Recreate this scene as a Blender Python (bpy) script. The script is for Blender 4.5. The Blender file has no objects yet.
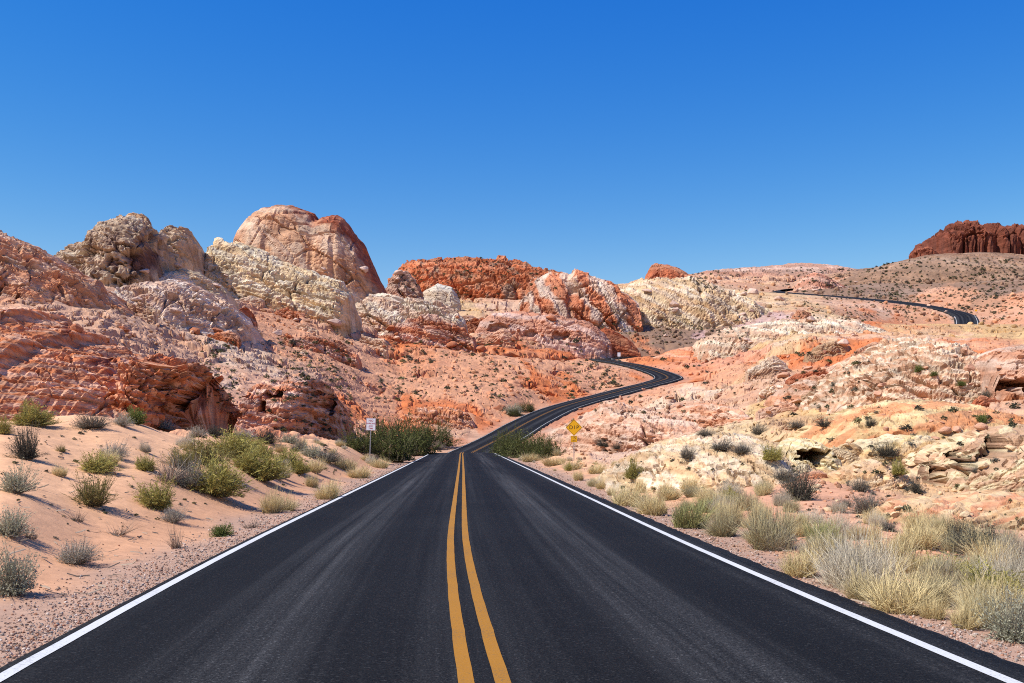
import bpy, bmesh, math, random
import numpy as np
from mathutils import Vector, Matrix
from mathutils.bvhtree import BVHTree
random.seed(5); np.random.seed(5)
sc = bpy.context.scene
COL = sc.collection
F, CX, HV, EYE = 1000.0, 512.0, 438.0, 1.67      # focal length in pixels, picture centre, horizon row, eye height

# ---------------------------------------------------------------- camera, sky, sun, exposure
cam = bpy.data.cameras.new('camera'); cam.sensor_width = 36.0; cam.lens = 36.0*F/1024
cam.shift_y = (HV-341.5)/1024; cam.clip_start = 0.1; cam.clip_end = 30000
camo = bpy.data.objects.new('camera', cam); COL.objects.link(camo)
camo.location = (0, 0, EYE); camo.rotation_euler = (math.pi/2, 0, 0); sc.camera = camo

SUN_EL, SUN_AZ = math.radians(52), math.radians(-111)   # azimuth from +Y, clockwise: the sun stands to the left
world = bpy.data.worlds.new('World'); sc.world = world; world.use_nodes = True
nt = world.node_tree; nt.nodes.clear()
sky = nt.nodes.new('ShaderNodeTexSky'); sky.sky_type = 'NISHITA'; sky.sun_disc = False
sky.sun_elevation = SUN_EL; sky.sun_rotation = SUN_AZ; sky.altitude = 600; sky.air_density = 1.0; sky.dust_density = 0.15; sky.ozone_density = 2.2
hs = nt.nodes.new('ShaderNodeHueSaturation'); hs.inputs['Saturation'].default_value = 1.42; hs.inputs['Value'].default_value = 1.0
hs.inputs['Hue'].default_value = 0.503
bg = nt.nodes.new('ShaderNodeBackground'); bg.inputs['Strength'].default_value = 0.085
wo = nt.nodes.new('ShaderNodeOutputWorld')
nt.links.new(sky.outputs[0], hs.inputs['Color'])
sep = nt.nodes.new('ShaderNodeSeparateColor'); com = nt.nodes.new('ShaderNodeCombineColor'); nt.links.new(hs.outputs[0], sep.inputs[0])
for ch, (gain, power) in enumerate(((1.55, 1.24), (1.24, 1.09), (3.4, .44))):     # a deep polarised desert blue
    pw = nt.nodes.new('ShaderNodeMath'); pw.operation = 'POWER'; pw.inputs[1].default_value = power; nt.links.new(sep.outputs[ch], pw.inputs[0])
    ml = nt.nodes.new('ShaderNodeMath'); ml.operation = 'MULTIPLY'; ml.inputs[1].default_value = gain; nt.links.new(pw.outputs[0], ml.inputs[0]); nt.links.new(ml.outputs[0], com.inputs[ch])
nt.links.new(com.outputs[0], bg.inputs['Color']); nt.links.new(bg.outputs[0], wo.inputs['Surface'])
sun = bpy.data.lights.new('sun', 'SUN'); sun.energy = 5.0; sun.angle = math.radians(0.53); sun.color = (1.0, 0.95, 0.87)
suno = bpy.data.objects.new('sun', sun); COL.objects.link(suno)
sdir = Vector((math.sin(SUN_AZ)*math.cos(SUN_EL), math.cos(SUN_AZ)*math.cos(SUN_EL), math.sin(SUN_EL)))
suno.rotation_euler = sdir.to_track_quat('Z', 'Y').to_euler(); suno.location = (-60, 0, 80)
sc.view_settings.view_transform = 'Standard'; sc.view_settings.look = 'None'
sc.view_settings.exposure = 0.40; sc.view_settings.gamma = 1.0; sc.view_settings.use_curve_mapping = False
sc.cycles.use_denoising = False; sc.cycles.filter_width = 1.05
sc.cycles.max_bounces = 5; sc.cycles.diffuse_bounces = 3; sc.cycles.transparent_max_bounces = 4

# ---------------------------------------------------------------- numpy noise
f32 = np.float32
def _hash(ix, iy, iz, seed):
    h = (ix.astype(np.uint32)*np.uint32(374761393) + iy.astype(np.uint32)*np.uint32(668265263)
         + iz.astype(np.uint32)*np.uint32(2147483647 & 1274126177) + np.uint32((seed*974711+12345) & 0xffffffff))
    h = (h ^ (h >> np.uint32(13)))*np.uint32(1274126177)
    h = (h ^ (h >> np.uint32(16)))*np.uint32(2246822519)
    return h ^ (h >> np.uint32(15))
def _rnd(ix, iy, iz, seed):
    return (_hash(ix, iy, iz, seed) & np.uint32(0xffffff)).astype(f32)/f32(0xffffff)
def vnoise(p, seed=0):
    """smooth value noise in -1..1 for an (n,3) array"""
    p = p.astype(f32); i = np.floor(p).astype(np.int32); f = (p-i).astype(f32)
    w = f*f*f*(f*(f*6-15)+10)
    out = np.zeros(len(p), f32)
    for dx in (0, 1):
        wx = w[:, 0] if dx else 1-w[:, 0]
        for dy in (0, 1):
            wy = w[:, 1] if dy else 1-w[:, 1]
            for dz in (0, 1):
                wz = w[:, 2] if dz else 1-w[:, 2]
                out += wx*wy*wz*_rnd(i[:, 0]+dx, i[:, 1]+dy, i[:, 2]+dz, seed)
    return out*2-1
def fbm(p, oct=4, seed=0, gain=.5):
    a, s, tot = 1.0, np.zeros(len(p), f32), 0.0
    for k in range(oct):
        s += a*vnoise(p*(2.03**k)+k*17.3, seed+k); tot += a; a *= gain
    return s/tot
def voronoi(p, seed=0):
    """F1, F2 and a random number of the nearest cell"""
    p = p.astype(f32); i = np.floor(p).astype(np.int32); f = p-i
    d1 = np.full(len(p), 9., f32); d2 = d1.copy(); cid = np.zeros(len(p), f32)
    for dx in (-1, 0, 1):
        for dy in (-1, 0, 1):
            for dz in (-1, 0, 1):
                a, b, c = i[:, 0]+dx, i[:, 1]+dy, i[:, 2]+dz
                d = (dx+_rnd(a, b, c, seed)-f[:, 0])**2+(dy+_rnd(a, b, c, seed+1)-f[:, 1])**2+(dz+_rnd(a, b, c, seed+2)-f[:, 2])**2
                r = _rnd(a, b, c, seed+3)
                near = d < d1
                d2 = np.where(near, d1, np.minimum(d2, d)); cid = np.where(near, r, cid); d1 = np.where(near, d, d1)
    return np.sqrt(d1), np.sqrt(d2), cid
def sstep(a, b, x):
    t = np.clip((x-a)/(b-a), 0, 1); return t*t*(3-2*t)

# ---------------------------------------------------------------- mesh helpers
def mesh_np(name, verts, faces, cols=None, smooth=True, alpha=None):
    """mesh from arrays; faces (n,3) or (n,4)"""
    me = bpy.data.meshes.new(name); n, k = faces.shape
    me.vertices.add(len(verts)); me.vertices.foreach_set('co', np.ascontiguousarray(verts, f32).ravel())
    me.loops.add(n*k); me.loops.foreach_set('vertex_index', np.ascontiguousarray(faces, np.int32).ravel())
    me.polygons.add(n); me.polygons.foreach_set('loop_start', np.arange(0, n*k, k, dtype=np.int32))
    me.polygons.foreach_set('loop_total', np.full(n, k, np.int32))
    me.polygons.foreach_set('use_smooth', np.full(n, smooth, bool))
    me.update(calc_edges=True)
    if cols is not None:
        at = me.color_attributes.new('Col', 'FLOAT_COLOR', 'POINT')
        c4 = np.ones((len(verts), 4), f32); c4[:, :3] = cols
        if alpha is not None: c4[:, 3] = alpha
        at.data.foreach_set('color', c4.ravel())
    return me
def grid_faces(nr, nc):
    a = (np.arange(nr-1)[:, None]*nc+np.arange(nc-1)[None, :]).ravel()
    return np.stack([a, a+1, a+nc+1, a+nc], 1)
def link(name, me, mat, parent=None):
    o = bpy.data.objects.new(name, me); COL.objects.link(o)
    if mat is not None and len(me.materials) == 0: me.materials.append(mat)
    if parent: o.parent = parent
    return o
def tag(o, label=None, cat=None, group=None, kind=None):
    if label: o['label'] = label
    if cat: o['category'] = cat
    if group: o['group'] = group
    if kind: o['kind'] = kind
    return o
def at(u, v, d):
    return np.array([(u-CX)/F*d, d, EYE+(HV-v)/F*d])

# ---------------------------------------------------------------- materials
def new_mat(name):
    m = bpy.data.materials.new(name); m.use_nodes = True; n = m.node_tree; n.nodes.clear()
    out = n.nodes.new('ShaderNodeOutputMaterial'); b = n.nodes.new('ShaderNodeBsdfPrincipled')
    n.links.new(b.outputs[0], out.inputs[0]); b.inputs['Roughness'].default_value = .9
    b.inputs['Specular IOR Level'].default_value = .15
    return m, n, b
def nnode(n, t, **kw):
    x = n.nodes.new(t)
    for k, v in kw.items():
        if hasattr(x, k): setattr(x, k, v)
        else: x.inputs[k].default_value = v
    return x
def math_n(n, op, a, b=None, clamp=False):
    x = n.nodes.new('ShaderNodeMath'); x.operation = op; x.use_clamp = clamp
    for i, v in enumerate((a, b)):
        if v is None: continue
        if isinstance(v, (int, float)): x.inputs[i].default_value = v
        else: n.links.new(v, x.inputs[i])
    return x.outputs[0]
def map_n(n, v, a, b, c, d):
    x = n.nodes.new('ShaderNodeMapRange'); n.links.new(v, x.inputs[0])
    for i, q in enumerate((a, b, c, d)): x.inputs[i+1].default_value = q
    return x.outputs[0]
def mul_col(n, col, fac):
    """colour times a grey factor"""
    x = n.nodes.new('ShaderNodeVectorMath'); x.operation = 'SCALE'
    n.links.new(col, x.inputs[0]); n.links.new(fac, x.inputs['Scale']); return x.outputs[0]
def ground_mat(name, scale=1.0, bump=.5, strata=.5, bdist=.25):
    """rock and soil: colour from the Col attribute, broken up by fractal noise and thin bedding, with bump"""
    m, n, b = new_mat(name)
    at_ = nnode(n, 'ShaderNodeAttribute', attribute_name='Col')
    geo = n.nodes.new('ShaderNodeNewGeometry')
    n1 = nnode(n, 'ShaderNodeTexNoise', Scale=.35*scale, Detail=9., Roughness=.68); n.links.new(geo.outputs['Position'], n1.inputs['Vector'])
    mp = n.nodes.new('ShaderNodeMapping'); mp.inputs['Rotation'].default_value = (0.1, .32, 0.2); mp.inputs['Scale'].default_value = (.12*scale, .12*scale, 1.6*scale)
    n.links.new(geo.outputs['Position'], mp.inputs['Vector'])
    n2 = nnode(n, 'ShaderNodeTexNoise', Scale=1.0, Detail=7., Roughness=.62, Distortion=.4); n.links.new(mp.outputs[0], n2.inputs['Vector'])
    n3 = nnode(n, 'ShaderNodeTexNoise', Scale=4.2*scale, Detail=6., Roughness=.7); n.links.new(geo.outputs['Position'], n3.inputs['Vector'])
    f = math_n(n, 'MULTIPLY', math_n(n, 'ADD', 1., math_n(n, 'MULTIPLY', map_n(n, n1.outputs[0], .3, .7, -.28, .28), math_n(n, 'ADD', .3, math_n(n, 'MULTIPLY', at_.outputs['Alpha'], .7)))), math_n(n, 'ADD', 1., math_n(n, 'MULTIPLY', map_n(n, n2.outputs[0], .3, .7, -.34*strata, .30*strata), at_.outputs['Alpha'])))
    f = math_n(n, 'MULTIPLY', f, map_n(n, n3.outputs[0], .3, .7, .82, 1.16))
    n.links.new(mul_col(n, at_.outputs['Color'], f), b.inputs['Base Color'])
    hsum = math_n(n, 'ADD', math_n(n, 'MULTIPLY', n1.outputs[0], 1.0), math_n(n, 'MULTIPLY', n2.outputs[0], strata))
    hsum = math_n(n, 'ADD', hsum, math_n(n, 'MULTIPLY', n3.outputs[0], .22))
    bp = nnode(n, 'ShaderNodeBump', Strength=bump, Distance=bdist); n.links.new(hsum, bp.inputs['Height']); n.links.new(bp.outputs[0], b.inputs['Normal'])
    return m
M_GROUND = ground_mat('desert_ground', 1.0, .45, .30, .12)
M_NEAR = ground_mat('near_rock', 1.3, .7, .8, .22)
M_MID = ground_mat('mid_rock', .45, .8, .8, .7)
M_FAR = ground_mat('far_rock', .12, .8, .8, 2.5)
def plain(name, col, rough=.6, spec=.3, metal=0.):
    m, n, b = new_mat(name); b.inputs['Base Color'].default_value = (*col, 1); b.inputs['Roughness'].default_value = rough
    b.inputs['Specular IOR Level'].default_value = spec; b.inputs['Metallic'].default_value = metal
    return m
def leaf_mat(name, trans=.25):
    m, n, b = new_mat(name)
    at_ = nnode(n, 'ShaderNodeAttribute', attribute_name='Col')
    oi = n.nodes.new('ShaderNodeObjectInfo')
    n.links.new(mul_col(n, at_.outputs['Color'], map_n(n, oi.outputs['Random'], 0, 1, .82, 1.18)), b.inputs['Base Color'])
    out = [x for x in n.nodes if x.type == 'OUTPUT_MATERIAL'][0]
    tr = n.nodes.new('ShaderNodeBsdfTranslucent'); n.links.new(at_.outputs['Color'], tr.inputs[0])
    mx = n.nodes.new('ShaderNodeMixShader'); mx.inputs[0].default_value = trans
    n.links.new(b.outputs[0], mx.inputs[1]); n.links.new(tr.outputs[0], mx.inputs[2]); n.links.new(mx.outputs[0], out.inputs[0])
    return m
M_LEAF = leaf_mat('foliage'); M_STEM = leaf_mat('stems', .05)
def attr_mat(name, rough=.9):
    m, n, b = new_mat(name); at_ = nnode(n, 'ShaderNodeAttribute', attribute_name='Col')
    tc = n.nodes.new('ShaderNodeNewGeometry')
    n1 = nnode(n, 'ShaderNodeTexNoise', Scale=6., Detail=6., Roughness=.7); n.links.new(tc.outputs['Position'], n1.inputs['Vector'])
    n.links.new(mul_col(n, at_.outputs['Color'], map_n(n, n1.outputs[0], .3, .7, .75, 1.25)), b.inputs['Base Color'])
    bp = nnode(n, 'ShaderNodeBump', Strength=.5, Distance=.05); n.links.new(n1.outputs[0], bp.inputs['Height']); n.links.new(bp.outputs[0], b.inputs['Normal'])
    return m
M_STONE = attr_mat('loose_stone')

# ---------------------------------------------------------------- roads: centre lines as (u, v, distance)
def spline(pts, step=1.0):
    P = np.array(pts, float); P = np.vstack([2*P[0]-P[1], P, 2*P[-1]-P[-2]]); out = []
    for i in range(1, len(P)-2):
        n = max(2, int(np.linalg.norm(P[i+1]-P[i])/step))
        for k in range(n):
            t = k/n
            out.append(.5*((2*P[i])+(-P[i-1]+P[i+1])*t+(2*P[i-1]-5*P[i]+4*P[i+1]-P[i+2])*t*t+(-P[i-1]+3*P[i]-3*P[i+1]+P[i+2])*t**3))
    out.append(P[-2]); return np.array(out)
near = [(1.6, -12, 0), (.24, 2, 0), (-.187, 6.82, 0), (-.326, 8.48, 0), (-.4915, 10.57, 0), (-.735, 14.03, 0), (-1.0, 18.56, 0), (-1.46, 27.8, 0), (-2.06, 40, 0), (-2.66, 52.2, 0), (-3.6, 71, 0), (-4.6, 91, 0), (-5.35, 106, 0), (-5.95, 122, -.10), (-5.9, 133, -.55), (-5.2, 142, -.15)]
far = [(487, 445, 152), (504, 436, 164), (530, 421, 181), (563, 406.5, 203), (612, 393, 229), (641, 385.5, 246), (658, 381.3, 257), (667.5, 376.8, 271), (652, 370, 287), (629, 364, 303), (607, 360.3, 318), (601, 358.6, 330), (622, 357.4, 341), (680, 356, 352), (742, 354, 366), (800, 350, 392)]
ROAD = spline(near+[tuple(at(*p)) for p in far], 1.0)
far2 = [(930, 352, 470), (958, 338, 500), (966, 327, 530), (966.5, 320, 556), (962, 314.3, 578), (946, 309.3, 598), (925, 305.5, 613), (890, 301.5, 635), (850, 298, 660), (810, 295, 690), (784, 293.3, 715), (772, 292.2, 740), (776, 291.0, 765), (800, 289.3, 800), (830, 288, 840)]
ROAD2 = spline([tuple(at(*p)) for p in far2], 2.0)

# ---------------------------------------------------------------- base terrain: for columns of azimuth, (distance, picture row) profiles
PROF = {
 -900: [(6,690),(12,500),(20,440),(35,400),(60,350),(110,280),(200,240),(500,262),(1000,280)],
 -300: [(6,700),(9,600),(14,510),(20,450),(35,410),(60,375),(110,300),(170,252),(260,262),(500,270),(1000,285)],
 0: [(5,772),(7,680),(8,642),(9,602),(14,520),(19,470),(25,428),(32,424),(45,414),(60,392),(90,345),(120,300),(160,268),(250,264),(500,275),(1000,290)],
 100: [(5,772),(8,646),(10,603),(13,560),(19,500),(25,450),(31,422),(45,416),(60,395),(90,350),(130,312),(180,285),(250,274),(500,278),(1000,290)],
 200: [(5,772),(10,605),(15,545),(19,508),(24,478),(32,447),(40,440),(55,428),(75,408),(100,388),(140,358),(180,322),(230,293),(280,282),(500,284),(1000,290)],
 300: [(5,772),(10,605),(20,522),(30,484),(42,458),(50,447),(60,440),(75,428),(90,413),(115,400),(160,376),(215,342),(250,314),(290,300),(350,290),(500,290),(1000,290)],
 400: [(5,772),(10,605),(30,493),(60,463),(75,455),(90,449),(120,444),(150,437),(165,428),(180,412),(195,400),(215,385),(245,362),(275,345),(330,325),(400,308),(500,296),(1000,292)],
 500: [(5,772),(10,605),(60,466),(120,453),(135,455),(150,444),(165,428),(178,416),(195,402),(225,380),(260,360),(300,345),(360,322),(450,304),(600,292),(1000,290)],
 600: [(5,772),(10,605),(40,480),(55,466),(70,458),(90,448),(120,432),(150,419),(180,408),(229,396),(260,380),(300,362),(330,352),(380,338),(430,322),(520,298),(700,287),(1200,285)],
 700: [(5,772),(10,605),(20,521),(30,492),(38,470),(45,446),(52,434),(65,430),(90,425),(130,405),(180,388),(240,378),(280,370),(320,356),(370,346),(420,332),(500,304),(700,287),(1200,272)],
 800: [(5,772),(8,647),(12,577),(16,545),(20,521),(26,495),(32,470),(40,446),(50,429),(65,415),(90,398),(130,375),(180,358),(240,342),(320,327),(420,314),(550,302),(700,291),(1200,273)],
 900: [(5,772),(8,650),(11,593),(15,550),(19,525),(24,505),(30,480),(38,456),(46,433),(56,410),(70,387),(85,368),(100,352),(115,341),(140,339),(250,336),(400,325),(550,314),(620,304),(700,296),(900,272),(1300,264)],
 1024: [(5,772),(6.5,690),(9.5,628),(14,560),(18,531),(24,500),(32,466),(40,436),(50,404),(65,388),(85,370),(100,354),(112,342),(250,337),(400,327),(550,304),(700,287),(900,265),(1300,264)],
 1300: [(5,772),(8,640),(14,555),(24,490),(40,425),(65,355),(110,325),(250,325),(400,315),(700,280),(900,256),(1300,262)],
 1900: [(5,772),(8,635),(14,545),(24,480),(40,415),(65,345),(110,310),(400,300),(900,250),(1300,262)],
}
PU = np.array(sorted(PROF), float)
LG = np.linspace(math.log(4), math.log(9000), 700)
PV = np.zeros((len(PU), len(LG)))
for i, u in enumerate(PU):
    pr = PROF[int(u)]+[(3000, 330), (9000, 400)]
    row = np.interp(LG, np.log([p[0] for p in pr]), [p[1] for p in pr])
    k = np.exp(-.5*(np.arange(-9, 10)/3.6)**2); k /= k.sum()
    PV[i] = np.convolve(np.pad(row, 9, mode='edge'), k, 'valid')
def smooth_base(x, y):
    """height of the undetailed ground"""
    yy = np.maximum(y, 4.2); u = CX+F*x/np.where(y > 4.2, yy, yy+ (4.2-y)*.6)
    u = np.clip(u, -900, 1900)
    j = np.clip(np.searchsorted(PU, u)-1, 0, len(PU)-2); t = (u-PU[j])/(PU[j+1]-PU[j]); t = t*t*(3-2*t)*.5+t*.5
    g = (np.log(yy)-LG[0])/(LG[1]-LG[0]); gi = np.clip(g.astype(int), 0, len(LG)-2); gf = np.clip(g-gi, 0, 1)
    v = (PV[j, gi]*(1-gf)+PV[j, gi+1]*gf)*(1-t)+(PV[j+1, gi]*(1-gf)+PV[j+1, gi+1]*gf)*t
    return EYE+(HV-v)/F*yy
def road_dist(x, y, R, reach):
    """distance to the centre line, its height there, and the signed side"""
    n = len(x); dist = np.full(n, 1e4, f32); hz = np.zeros(n, f32)
    m = np.nonzero((x > R[:, 0].min()-reach) & (x < R[:, 0].max()+reach) & (y > R[:, 1].min()-reach) & (y < R[:, 1].max()+reach))[0]
    for c in np.array_split(m, max(1, len(m)//20000)):
        if len(c) == 0: continue
        lo, hi = y[c].min()-reach, y[c].max()+reach
        S = R[(R[:, 1] > lo) & (R[:, 1] < hi)]
        if len(S) == 0: continue
        d2 = (x[c][:, None]-S[None, :, 0])**2+(y[c][:, None]-S[None, :, 1])**2
        k = d2.argmin(1); dist[c] = np.sqrt(d2[np.arange(len(c)), k]); hz[c] = S[k, 2]
    return dist, hz
# ground kinds: colour and roughness of relief
KIND = {'sand': ((.66,.37,.20), .0), 'orange': ((.47,.145,.052), .8), 'red': ((.36,.11,.05), 1.), 'peach': ((.50,.245,.135), .45),
        'pink': ((.48,.275,.17), .85), 'white': ((.51,.355,.245), .85), 'cream': ((.49,.32,.175), .95), 'yellow': ((.48,.305,.14), .6), 'grey': ((.23,.14,.09), .3),
        'lav': ((.45,.29,.25), .5), 'soil': ((.52,.27,.16), .25), 'cliff': ((.40,.26,.17), .9)}
SPOTS = [(u, v, k) for k, L in {
 'sand': [(30,560),(30,500),(30,450),(120,530),(120,450),(170,470),(200,515),(250,490),(250,460),(300,480),(330,457),(80,432),(370,465),(150,437),(-200,520),(-200,450),(20,620),(440,447),(560,470),(590,490),(650,520)],
 'orange': [(20,405),(100,405),(180,412),(60,380),(130,380),(260,425),(230,405),(420,408),(470,415),(350,412),(520,402),(550,398),(390,338),(450,342),(520,345),(580,345),(690,362),(650,365),(730,357),(800,352),(840,345),(900,423),(950,362),(870,318),(-200,380),(560,385)],
 'peach': [(300,345),(270,335),(20,330),(60,345),(300,388),(400,388),(350,368),(450,368),(520,372),(480,390),(380,355),(250,390),(620,375),(700,382),(-100,300),(860,430),(590,372),(1000,360),(930,296),(1000,310)],
 'pink': [(200,368),(270,362),(160,335),(220,330),(120,325),(450,322),(350,330),(500,328),(540,325),(600,430),(640,440),(660,420),(700,402),(760,392),(470,434),(850,312),(780,318),(20,280),(70,285),(720,272),(800,272),(1000,402),(960,330),(820,380)],
 'white': [(240,345),(180,315),(930,382),(880,372),(980,392),(900,355),(690,395),(560,430)],
 'cream': [(660,470),(720,460),(700,490),(760,445),(800,432),(900,470),(960,482),(1000,520),(830,462),(740,422),(640,302),(700,310),(740,292),(680,287),(810,312),(1100,480),(740,375),(860,460),(780,340)],
 'yellow': [(840,472),(880,395),(1000,332),(960,328),(1080,340),(430,297),(790,405),(760,330)],
 'grey': [(660,335),(700,332),(900,272),(950,277),(1000,282),(860,282),(980,267),(630,315),(1100,270),(900,290)],
 'lav': [(750,330),(725,338)],
 'soil': [(800,512),(870,532),(940,550),(1000,575),(760,500),(905,520),(830,492),(1000,620),(880,570),(-300,600),(1200,580)],
}.items() for u, v in L]
def spot_depth(u, v):
    d = np.exp(LG); z = smooth_base((u-CX)/F*d, d); vv = HV-(z-EYE)/d*F
    k = np.nonzero(vv <= v)[0]
    return d[k[0]] if len(k) else 900.
SP = np.array([(u/75., 2.6*math.log(spot_depth(u, v))) for u, v, k in SPOTS], f32)
SPC = np.array([KIND[k][0] for *_, k in SPOTS], f32); SPR = np.array([KIND[k][1] for *_, k in SPOTS], f32)
def region(P):
    """colour and roughness of the ground at points, blended from the survey spots with ragged borders"""
    d = np.maximum(P[:, 1], 5); u = np.clip(CX+F*P[:, 0]/d, -900, 1900)/75.; l = 2.6*np.log(d)
    sca = (22./d)[:, None]
    q = np.stack([u*1.5, l*2.0, np.zeros_like(u)], 1)
    u = u+1.0*fbm(q*1.3, 6, 31, .62); l = l+.62*fbm(q*1.3+40, 6, 37, .62)
    C = np.zeros((len(P), 3), f32); R = np.zeros(len(P), f32)
    for c in np.array_split(np.arange(len(P)), max(1, len(P)//60000)):
        d2 = (u[c][:, None]-SP[None, :, 0])**2+(l[c][:, None]-SP[None, :, 1])**2
        w = 1/(d2+.02)**3.2; w /= w.sum(1)[:, None]
        C[c] = w@SPC; R[c] = w@SPR
    return C, R

def blocks(q, seed):
    """broken blocks: every cell a tilted facet at its own height, with a few open joints"""
    i = np.floor(q).astype(np.int32); f = q-i; n = len(q)
    d1 = np.full(n, 9., f32); d2 = d1.copy(); h = np.zeros(n, f32); r2 = np.zeros(n, f32)
    for dx in (-1, 0, 1):
        for dy in (-1, 0, 1):
            for dz in (-1, 0, 1):
                a, b, c = i[:, 0]+dx, i[:, 1]+dy, i[:, 2]+dz
                r = [_rnd(a, b, c, seed+k) for k in range(3)]
                o = [dx+r[0]-f[:, 0], dy+r[1]-f[:, 1], dz+r[2]-f[:, 2]]
                d = o[0]**2+o[1]**2+o[2]**2
                near = d < d1
                hh = (r[0]-.5)*.9+(r[1]-.5)*1.5*o[2]+(r[2]-.5)*1.1*(o[0]-o[1])
                d2 = np.where(near, d1, np.minimum(d2, d)); h = np.where(near, hh, h); r2 = np.where(near, r[1], r2); d1 = np.where(near, d, d1)
    gap = np.sqrt(d2)-np.sqrt(d1)
    return h, gap, r2
def relief(P, d, lod=1.0, seed=0, bed=(.30, .1, 1.0), px_lo=2.0, px_hi=190, blk=1.0, led=1.0):
    """rock relief in metres along the normal: bedding ledges, joint blocks and fractal roughness at the sizes the distance can show"""
    bed = np.array(bed, f32); bed /= np.linalg.norm(bed)
    out = np.zeros(len(P), f32); px = d/F
    patch = sstep(-.25, .35, fbm(P/(45*px.mean() if px.std() < .3*px.mean() else 9.), 3, seed+3))
    for k, lam in enumerate((64, 27, 12, 5.2, 2.3, 1.0, .45, .2)):
        r = lam/px
        w = sstep(px_lo*.8, px_lo*1.9, r)*(1-sstep(px_hi*.5, px_hi*1.1, r))
        m = np.nonzero(w > .01)[0]
        if len(m) == 0: continue
        boost = np.clip((26/r[m])**.24, .6, 1.5)
        p = P[m]/lam; wv = np.stack([vnoise(p*.6+9, seed+70+k), vnoise(p*.6+31, seed+80+k), vnoise(p*.6+57, seed+90+k)], 1)*.28
        q = p+wv
        h = .07*fbm(p*1.7, 2, seed+k)
        s = (q@bed)*1.9; fr = s-np.floor(s); lv = _rnd(np.floor(s).astype(np.int32), 0*s.astype(np.int32), 0*s.astype(np.int32), seed+k)
        h += led*(.075*(fr-.5)-.10*sstep(.84, .97, fr)*(lv > .35)+.05*(lv-.5))
        if k < 7:
            qa = q+np.outer(q@bed, bed)*.8
            bh, gap, r2 = blocks(qa*.8, seed+7*k); rw = np.clip(r[m]/30, .5, 1.)
            h += blk*(.13*bh*(.25+.75*patch[m])-.46*rw*(1-sstep(.0, .02+1.6/np.maximum(r[m], 4), gap))*(r2 > .4)*(.35+.65*patch[m]))
        out[m] += w[m]*lam*h*.62*boost
    return out*lod
def terraces(P, d, seed):
    """bedding ledges cut into sloping ground: height change and push towards the downhill side"""
    px = d/F; dz = np.zeros(len(P), f32); dy = np.zeros(len(P), f32)
    tilt = .22*vnoise(P/90., seed+40)
    c = P[:, 2]+P[:, 0]*tilt*.5
    for k, lam in enumerate((30, 13, 6, 2.7, 1.2, .55, .26)):
        r = lam/px; w = sstep(3.5, 7, r)*(1-sstep(26, 48, r)); m = np.nonzero(w > .01)[0]
        if len(m) == 0: continue
        p = P[m]/lam; s_ = c[m]/lam+.75*fbm(p/np.array((5, 5, 2.5), f32), 4, seed+k, .6)
        i = np.floor(s_); fr = s_-i; lv = _rnd(i.astype(np.int32), 0*i.astype(np.int32), 0*i.astype(np.int32), seed+9+k)
        msk = sstep(-.12, .25, fbm(p/np.array((7, 7, 3), f32)+11, 3, seed+60+k)+.35*(lv-.5))
        brk = .25*fbm(p*np.array((1.2, 1.2, .6), f32), 3, seed+20+k)          # ledge fronts broken into blocks
        a = np.clip(fr+brk*.5, 0, 1)
        g = np.where(a < .76, a*.30, .228+(a-.76)/.24*.772)
        dz[m] += w[m]*msk*lam*(g-fr)*.85
        dy[m] -= w[m]*msk*lam*(.55*sstep(.72, .86, a)*(1-sstep(.94, 1., a))+.25*brk)
    return dz, dy
def stripes(P, d, bed, seed):
    """thin colour banding along the bedding, -1..1"""
    bed = np.array(bed, f32); bed /= np.linalg.norm(bed); px = (d/F)
    warp = fbm(P/(60*px)[:, None] if np.ndim(px) else P/(60*px), 3, seed)
    c = (P@bed)
    z = np.zeros_like(c)
    a = vnoise(np.stack([c/(5.5*px)+4*warp, z+.3*warp, z], 1), seed+1)
    b = vnoise(np.stack([c/(16*px)+2.5*warp, z+.3*warp, z+7], 1), seed+2)
    return .5*a+.5*b

# ---------------------------------------------------------------- terrain sheet
s_in = np.linspace(-.60, .60, 1120); so = .60+np.cumsum(np.linspace(.0018, .05, 60)); s_all = np.concatenate([-so[::-1], s_in, so])
yr = np.concatenate([np.linspace(-11, 2, 14), np.exp(np.linspace(math.log(14.3), math.log(1500), 1150))-12, np.geomspace(1540, 9000, 16)])
NC, NR = len(s_all), len(yr)
Y = np.repeat(yr, NC).astype(f32); X = np.tile(s_all, NR).astype(f32)*(Y+12)
Z = smooth_base(X, Y).astype(f32)
P = np.stack([X, Y, Z], 1)
rc, rr = region(P)
rd, rz = road_dist(X, Y, ROAD, 45.); rd2, rz2 = road_dist(X, Y, ROAD2, 150.)
dd = np.maximum(Y, 6)
keep = sstep(5.0, 9.0, rd)*sstep(14, 140, rd2)
big = relief(P, dd, 1.0, 3, px_lo=7., px_hi=150, blk=1.0, led=.5)
tz, ty = terraces(P, dd, 7)
soft = .10*fbm(P/2.6, 4, 51)*np.clip(dd/14, .6, 6)+.03*fbm(P/.5, 3, 53)
rk = np.clip(rr*1.2-.06, 0, 1)
Z = Z+keep*(rk*(big*.7+tz*1.1)+soft*(1-.5*rr))
Y2 = Y+keep*rk*(ty+.012*dd*vnoise(P/(dd*.012)[:, None], 91)*.5)
bw = np.where(Y < 130, 3.2, 9.0)
t = sstep(4.1+np.clip(dd-60, 0, 150)*.012, 4.1+bw, rd); Z = Z*t+(rz-np.maximum(.10, .0018*dd)-.05*sstep(3.9, 5.2, rd))*(1-t)
t2 = sstep(11.0, 55, rd2); Z = Z*t2+(rz2-1.0)*(1-t2)
P[:, 2] = Z; P[:, 1] = Y2
grav = np.array((.37, .235, .165), f32); cmix = rc.copy()
cmix *= (1+.16*fbm(P/3.1, 3, 61))[:, None]
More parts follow.
